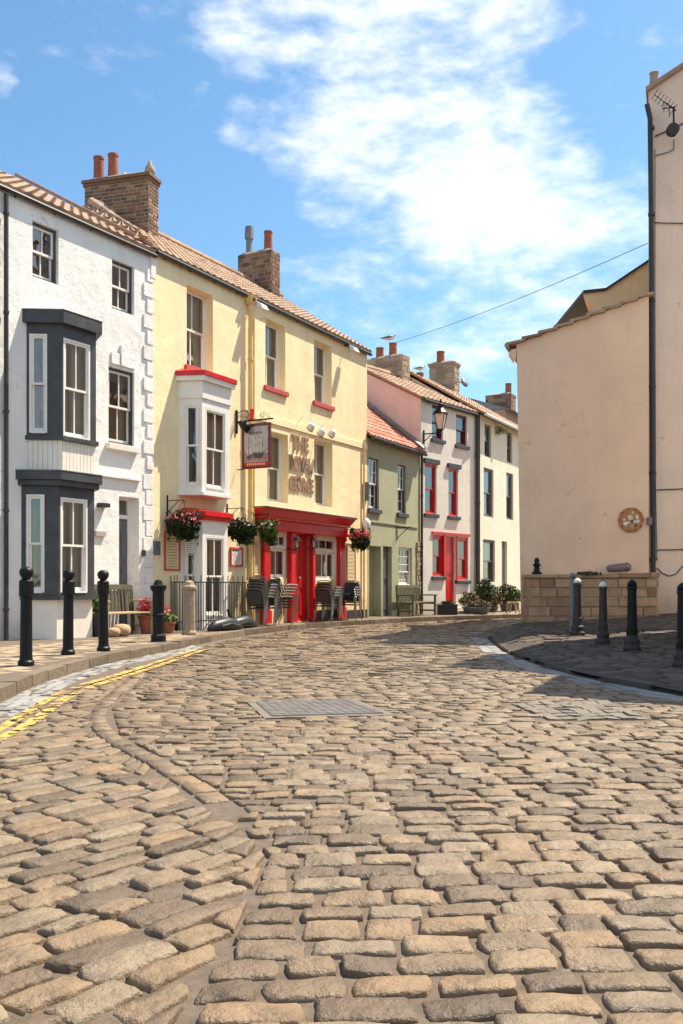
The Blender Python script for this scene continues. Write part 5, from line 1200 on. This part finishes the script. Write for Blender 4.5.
# black covers lying by the railing
for (px,d,L_,lab) in ((226,1.05,.62,'black and silver folded cover lying on pavement before the railing'),(243,.75,.55,'black parasol base lying beside the left chair stacks')):
    q=F.p(F.U(px,d),d,.12); o=thing('folded_cover',q,lab,'cover',rz=F.rz)
    m=MB().mat('cloth_black'); pts=[(-L_,0,.04),(-L_*.6,.02,.10),(0,-.02,.13),(L_*.6,.03,.10),(L_,0,.03)]; m.tube(pts,[.04,.12,.15,.12,.03],10); m.build('cloth',None,o,local=True,smooth=True)
    m=MB().mat('alu' if px<230 else 'cloth_black'); m.tube([(-L_*.5,-.13,.10),(0,-.15,.15),(L_*.5,-.12,.09)],.014,6); 
    if px>230: m.tube([(-L_*.6,0,.05),(-L_*.95,.05,.42)],.03,6)
    m.build('strap' if px<230 else 'stem',None,o,local=True)
# ================================================================== bench, pots
def bench(name,loc,rz,lab,L_,mat,mat2=None):
    o=thing(name,loc,lab,'bench',rz=rz); mat2=mat2 or mat
    for s in (-1,1):
        m=MB().mat(mat); x=s*L_/2
        m.box((x-.03,-.52,0),(x+.03,-.46,.62)); m.build('leg',None,o,local=True,bevel=.004)
        m=MB().mat(mat2); m.hexa([(x-.03,-.03,0),(x+.03,-.03,0),(x+.03,.03,0),(x-.03,.03,0),(x-.03,.05,.95),(x+.03,.05,.95),(x+.03,.10,.95),(x-.03,.10,.95)]); m.build('leg',None,o,local=True,bevel=.004)
        m=MB().mat(mat); m.box((x-.04,-.55,.62),(x+.04,.02,.66)); m.build('armrest',None,o,local=True,bevel=.006)
        m=MB().mat(mat); m.box((x-.02,-.46,.12),(x+.02,-.03,.17)); m.box((x-.022,-.46,.35),(x+.022,-.03,.40)); m.build('side_rail',None,o,local=True)
    m=MB().mat(mat); 
    for k in range(5): m.box((-L_/2+.03,-.50+k*.1,.40),(L_/2-.03,-.42+k*.1,.43))
    m.build('seat',None,o,local=True,bevel=.004)
    m=MB().mat(mat2); m.hexa([(-L_/2+.03,.04,.86),(L_/2-.03,.04,.86),(L_/2-.03,.07,.86),(-L_/2+.03,.07,.86),(-L_/2+.03,.055,.96),(L_/2-.03,.055,.96),(L_/2-.03,.085,.96),(-L_/2+.03,.085,.96)])
    n=int(L_/.10)
    for i in range(n): x=-L_/2+.08+i*(L_-.16)/(n-1); m.hexa([(x-.022,.0,.43),(x+.022,.0,.43),(x+.022,.02,.43),(x-.022,.02,.43),(x-.022,.045,.86),(x+.022,.045,.86),(x+.022,.065,.86),(x-.022,.065,.86)])
    m.build('backrest',None,o,local=True)
    return o
F=F_W; q=F.p(F.U(111,.12),.12,.12); bench('garden_bench',q,F.rz,'pale oak bench with slatted back by the white house door',1.25,'wood','old_wood')
F=F_G; q=F.p(F.U(410,.25),.25,.12); bench('park_bench',q,F.rz,'dark weathered wooden bench before the green cottage',1.75,'old_wood')
def planter(F,px,d,lab,r,h,pm,fol,rad,n,fl=None,fn=0,size=.05,cat='potted plant',square=False,lift=0):
    q=F.p(F.U(px,d),d,.12); o=thing('potted_plant',q,lab,cat)
    m=MB().mat(pm)
    if square: m.box((-r,-r*.6,0),(r,r*.6,h)); m.box((-r-.015,-r*.6-.015,h-.03),(r+.015,r*.6+.015,h+.01))
    else: m.lathe((0,0,0),[(r*.7,0),(r*.98,h*.85),(r*1.08,h*.86),(r*1.08,h),(r*.9,h),(r*.85,h-.04)],14)
    m.build('pot',None,o,local=True)
    m=MB().mat(fol); leafball(m,(0,0,h+rad[2]*.8+lift),rad,n,size); 
    for _ in range(5): 
        a=random.random()*6.28; m.rnd=.2; m.tube([(0,0,h-.03),(rad[0]*.4*math.cos(a),rad[1]*.4*math.sin(a),h+rad[2])],.006,4)
    m.build('foliage',None,o,local=True)
    if fl: m=MB().mat(fl); leafball(m,(0,0,h+rad[2]*.95),(rad[0]*1.02,rad[1]*1.02,rad[2]),fn,.035); m.build('flowers',None,o,local=True)
    return o
F=F_W
planter(F,97.5,.42,'black pot with bright green leaves beside the lower bay window',.17,.42,'cloth_black','leaf_light',(.15,.15,.2),190)
planter(F,147,.45,'orange terracotta pot of deep red leaves between the two houses',.17,.34,'terracotta','flower_red',(.2,.2,.22),260)
F=F_Y
planter(F,168,.75,'low clay pot of pale grasses by the tall menu board',.15,.22,'terracotta','leaf_light',(.18,.18,.10),150,'flower_white',25)
planter(F,160.5,.55,'dark pot with pink flowers half hidden behind the octagonal bollard',.11,.3,'pot_grey','flower_pink',(.19,.19,.16),120)
for i,(px,d,s,lab) in enumerate(((121.5,.75,1,'rounded brown boulder under the oak bench arm'),(113.5,.8,.75,'smaller rounded stone left of the brown boulder'))):
    q=F_W.p(F_W.U(px,d),d,.12); m=MB().mat('garden_stone'); m.rnd=.6; m.lathe((q[0],q[1],q[2]),[(.13*s,0),(.17*s,.06),(.175*s,.14*s),(.14*s,.2*s),(.05*s,.22*s)],9); tag(m.build('boulder',None,None,loc=q,smooth=True),lab,'stone')
F=F_P
planter(F,447,.95,'dark square box planter left of the red door steps',.32,.32,'cloth_black','leaf',(.28,.18,.07),200,square=True)
planter(F,470,.9,'grey tub of pale grasses right of the door steps',.26,.22,'pot_grey','leaf_brown',(.42,.3,.3),300,size=.08)
F=F_C
planter(F,480,1.15,'low grey bowl planter with brown heathers before drainpipe',.34,.22,'pot_grey','leaf_brown',(.40,.3,.14),240,size=.06)
planter(F,485,.6,'tall round dark green shrub in pot under ivory house window',.22,.3,'pot_grey','leaf',(.40,.38,.52),800,size=.07)
planter(F,493,.6,'brownish bush spreading between shrub and grey door',.2,.2,'pot_grey','leaf_brown',(.42,.4,.36),520,size=.07)
planter(F,505.5,.7,'dark leafy bush before the ivory house grey door',.22,.25,'pot_grey','leaf',(.62,.45,.45),760,size=.07)
planter(F,514,.75,'light green bush at the far corner of the ivory house',.2,.25,'pot_grey','leaf_light',(.45,.4,.35),480,size=.07)
# little white slatted stand
q=F_C.p(F_C.U(513,1.7),1.7,.12); o=thing('garden_stool',q,'small pale slatted garden stool by the far bushes','stool',rz=F_C.rz)
m=MB().mat('wood'); 
for k in range(4): m.box((-.2,-.18+k*.1,.36),(.2,-.11+k*.1,.39))
m.build('seat',None,o,local=True)
for sx in (-1,1):
    for sy in (-1,1): MB().mat('wood').hexa([(sx*.2-.02,sy*.17-.02,0),(sx*.2+.02,sy*.17-.02,0),(sx*.2+.02,sy*.17+.02,0),(sx*.2-.02,sy*.17+.02,0),(sx*.15-.02,sy*.13-.02,.36),(sx*.15+.02,sy*.13-.02,.36),(sx*.15+.02,sy*.13+.02,.36),(sx*.15-.02,sy*.13+.02,.36)]).build('leg',None,o,local=True)
# ================================================================== gulls
def gull(loc,rz,lab,s=1):
    o=thing('gull',loc,lab,'bird','gulls on chimney pots',rz=rz)
    m=MB().mat('feather_w'); z=.16*s
    m.tube([(-.22*s,0,z+.02*s),(-.14*s,0,z+.03*s),(0,0,z+.05*s),(.12*s,0,z+.08*s),(.16*s,0,z+.13*s),(.19*s,0,z+.165*s),(.225*s,0,z+.165*s),(.25*s,0,z+.16*s),(.30*s,0,z+.15*s)],[.012*s,.04*s,.075*s,.065*s,.04*s,.042*s,.034*s,.012*s,.004*s],10); m.build('body',None,o,local=True,smooth=True)
    m=MB().mat('feather')
    for e in (-1,1): m.tube([(.12*s,e*.05*s,z+.09*s),(0,e*.068*s,z+.09*s),(-.15*s,e*.045*s,z+.06*s),(-.32*s,e*.01*s,z+.04*s)],[.015*s,.045*s,.03*s,.004*s],8)
    m.build('wing',None,o,local=True,smooth=True)
    m=MB().mat('flower_pink')
    for e in (-1,1): m.tube([(.02*s,e*.03*s,0),(.01*s,e*.03*s,z)],.007*s,5)
    m.build('leg',None,o,local=True)
gull((potp[0],potp[1],potz+.02),R(0),'gull standing on the pots of the broad stone chimney',1.1)
gull(gull2,R(20),'gull perched on the single pot above the street lantern',.9)
# ================================================================== sky, sun, camera
SUN_AZ=31; SUN_EL=59   # azimuth from +X toward +Y
sd=Vector((math.cos(R(SUN_AZ))*math.cos(R(SUN_EL)),math.sin(R(SUN_AZ))*math.cos(R(SUN_EL)),math.sin(R(SUN_EL))))
l=bpy.data.lights.new('sun','SUN'); l.energy=5.0; l.angle=R(.5); l.color=(1,.89,.72)
lo=bpy.data.objects.new('sun',l); COL.objects.link(lo); lo.rotation_euler=sd.to_track_quat('Z','Y').to_euler(); lo.location=(0,0,40)
w=bpy.data.worlds.new('World'); S.world=w; w.use_nodes=True; nt=w.node_tree; bg=nt.nodes['Background']
sky=nt.nodes.new('ShaderNodeTexSky'); sky.sky_type='NISHITA'; sky.sun_disc=False; sky.sun_elevation=R(SUN_EL); sky.sun_rotation=R(90-SUN_AZ)
sky.air_density=1.0; sky.dust_density=.6; sky.ozone_density=1.6
tc=nt.nodes.new('ShaderNodeTexCoord').outputs['Generated']
nv=nt.nodes.new('ShaderNodeVectorMath'); nv.operation='NORMALIZE'; nt.links.new(tc,nv.inputs[0])
def lobe(px,py,rad,wt=1,dr=None):
    d=(Vector(dr) if dr else Vector(((px-CX)/K,1,(HY-py)/K))).normalized(); n=nt.nodes.new('ShaderNodeVectorMath'); n.operation='DOT_PRODUCT'
    nt.links.new(nv.outputs[0],n.inputs[0]); n.inputs[1].default_value=d
    c=math.cos(math.atan(rad/K*.8))
    mr=nt.nodes.new('ShaderNodeMapRange'); mr.interpolation_type='SMOOTHSTEP'; mr.inputs[1].default_value=c; mr.inputs[2].default_value=1-(1-c)*.12; mr.inputs[3].default_value=0; mr.inputs[4].default_value=wt
    nt.links.new(n.outputs['Value'],mr.inputs[0]); return mr.outputs[0]
lobes=[(280,0,120,1),(360,10,130,1),(460,-10,130,1),(400,70,110,.9),(300,125,80,.95),(250,125,50,.75),(360,135,110,1),(430,140,110,1),(500,160,110,1),(560,190,85,.9),(620,210,80,.8),(330,190,60,.7),(460,220,110,1),(560,250,120,.95),(640,250,90,.9),(400,270,110,.68),(320,280,80,.62),(480,320,130,.72),(400,330,90,.66),(560,330,110,.66),(335,310,70,.6),(675,25,45,.5),(205,102,30,.45),(150,105,30,.25),(2,78,22,.45),(900,200,300,.8),(-500,100,300,.7),(200,-250,260,.8),(500,-350,300,.7),(0,0,700,1,(0,-1,.45)),(0,0,800,1,(1,-.7,.6)),(0,0,700,1,(-.9,-.7,.7)),(0,0,600,.95,(1,.0,.5)),(0,0,500,.9,(.3,-.4,1))]  # last ones: unseen clouds added behind the camera to fill the facades
acc=None
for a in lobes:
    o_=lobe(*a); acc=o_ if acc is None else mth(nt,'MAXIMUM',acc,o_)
mp=nt.nodes.new('ShaderNodeMapping'); mp.inputs['Scale'].default_value=(1,1,2.3); mp.inputs['Rotation'].default_value=(0,R(14),0); nt.links.new(nv.outputs[0],mp.inputs[0])
n1=noise(nt,mp.outputs[0],6,9,.56,.25); n2=noise(nt,mp.outputs[0],34,6,.58,.1)
nn=mth(nt,'ADD',mth(nt,'MULTIPLY',n1.outputs[0],.68),mth(nt,'MULTIPLY',n2.outputs[0],.32))
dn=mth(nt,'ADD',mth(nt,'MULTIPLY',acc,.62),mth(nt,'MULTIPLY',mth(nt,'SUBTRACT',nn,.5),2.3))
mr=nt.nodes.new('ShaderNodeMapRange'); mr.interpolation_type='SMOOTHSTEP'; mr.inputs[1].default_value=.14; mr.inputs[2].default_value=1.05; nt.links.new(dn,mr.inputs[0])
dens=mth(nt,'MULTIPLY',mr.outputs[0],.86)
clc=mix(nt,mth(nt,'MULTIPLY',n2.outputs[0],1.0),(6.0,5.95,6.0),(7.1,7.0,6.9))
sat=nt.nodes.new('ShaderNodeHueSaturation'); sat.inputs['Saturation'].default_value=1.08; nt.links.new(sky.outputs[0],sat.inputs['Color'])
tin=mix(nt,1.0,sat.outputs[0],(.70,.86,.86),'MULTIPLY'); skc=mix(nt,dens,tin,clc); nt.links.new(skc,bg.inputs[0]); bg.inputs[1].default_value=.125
cam=bpy.data.cameras.new('camera'); co=bpy.data.objects.new('camera',cam); COL.objects.link(co); co.location=(0,0,CH); co.rotation_euler=(R(90),0,0)
cam.sensor_width=36; cam.sensor_fit='AUTO'; cam.lens=K/1024*36; cam.shift_y=(HY-512)/1024; cam.clip_end=5000; cam.clip_start=.05; S.camera=co
S.view_settings.view_transform='Standard'; S.view_settings.look='None'; S.view_settings.exposure=.87; S.view_settings.gamma=1; S.view_settings.use_curve_mapping=False
# rename any reuse of position words is avoided; objects are named by kind
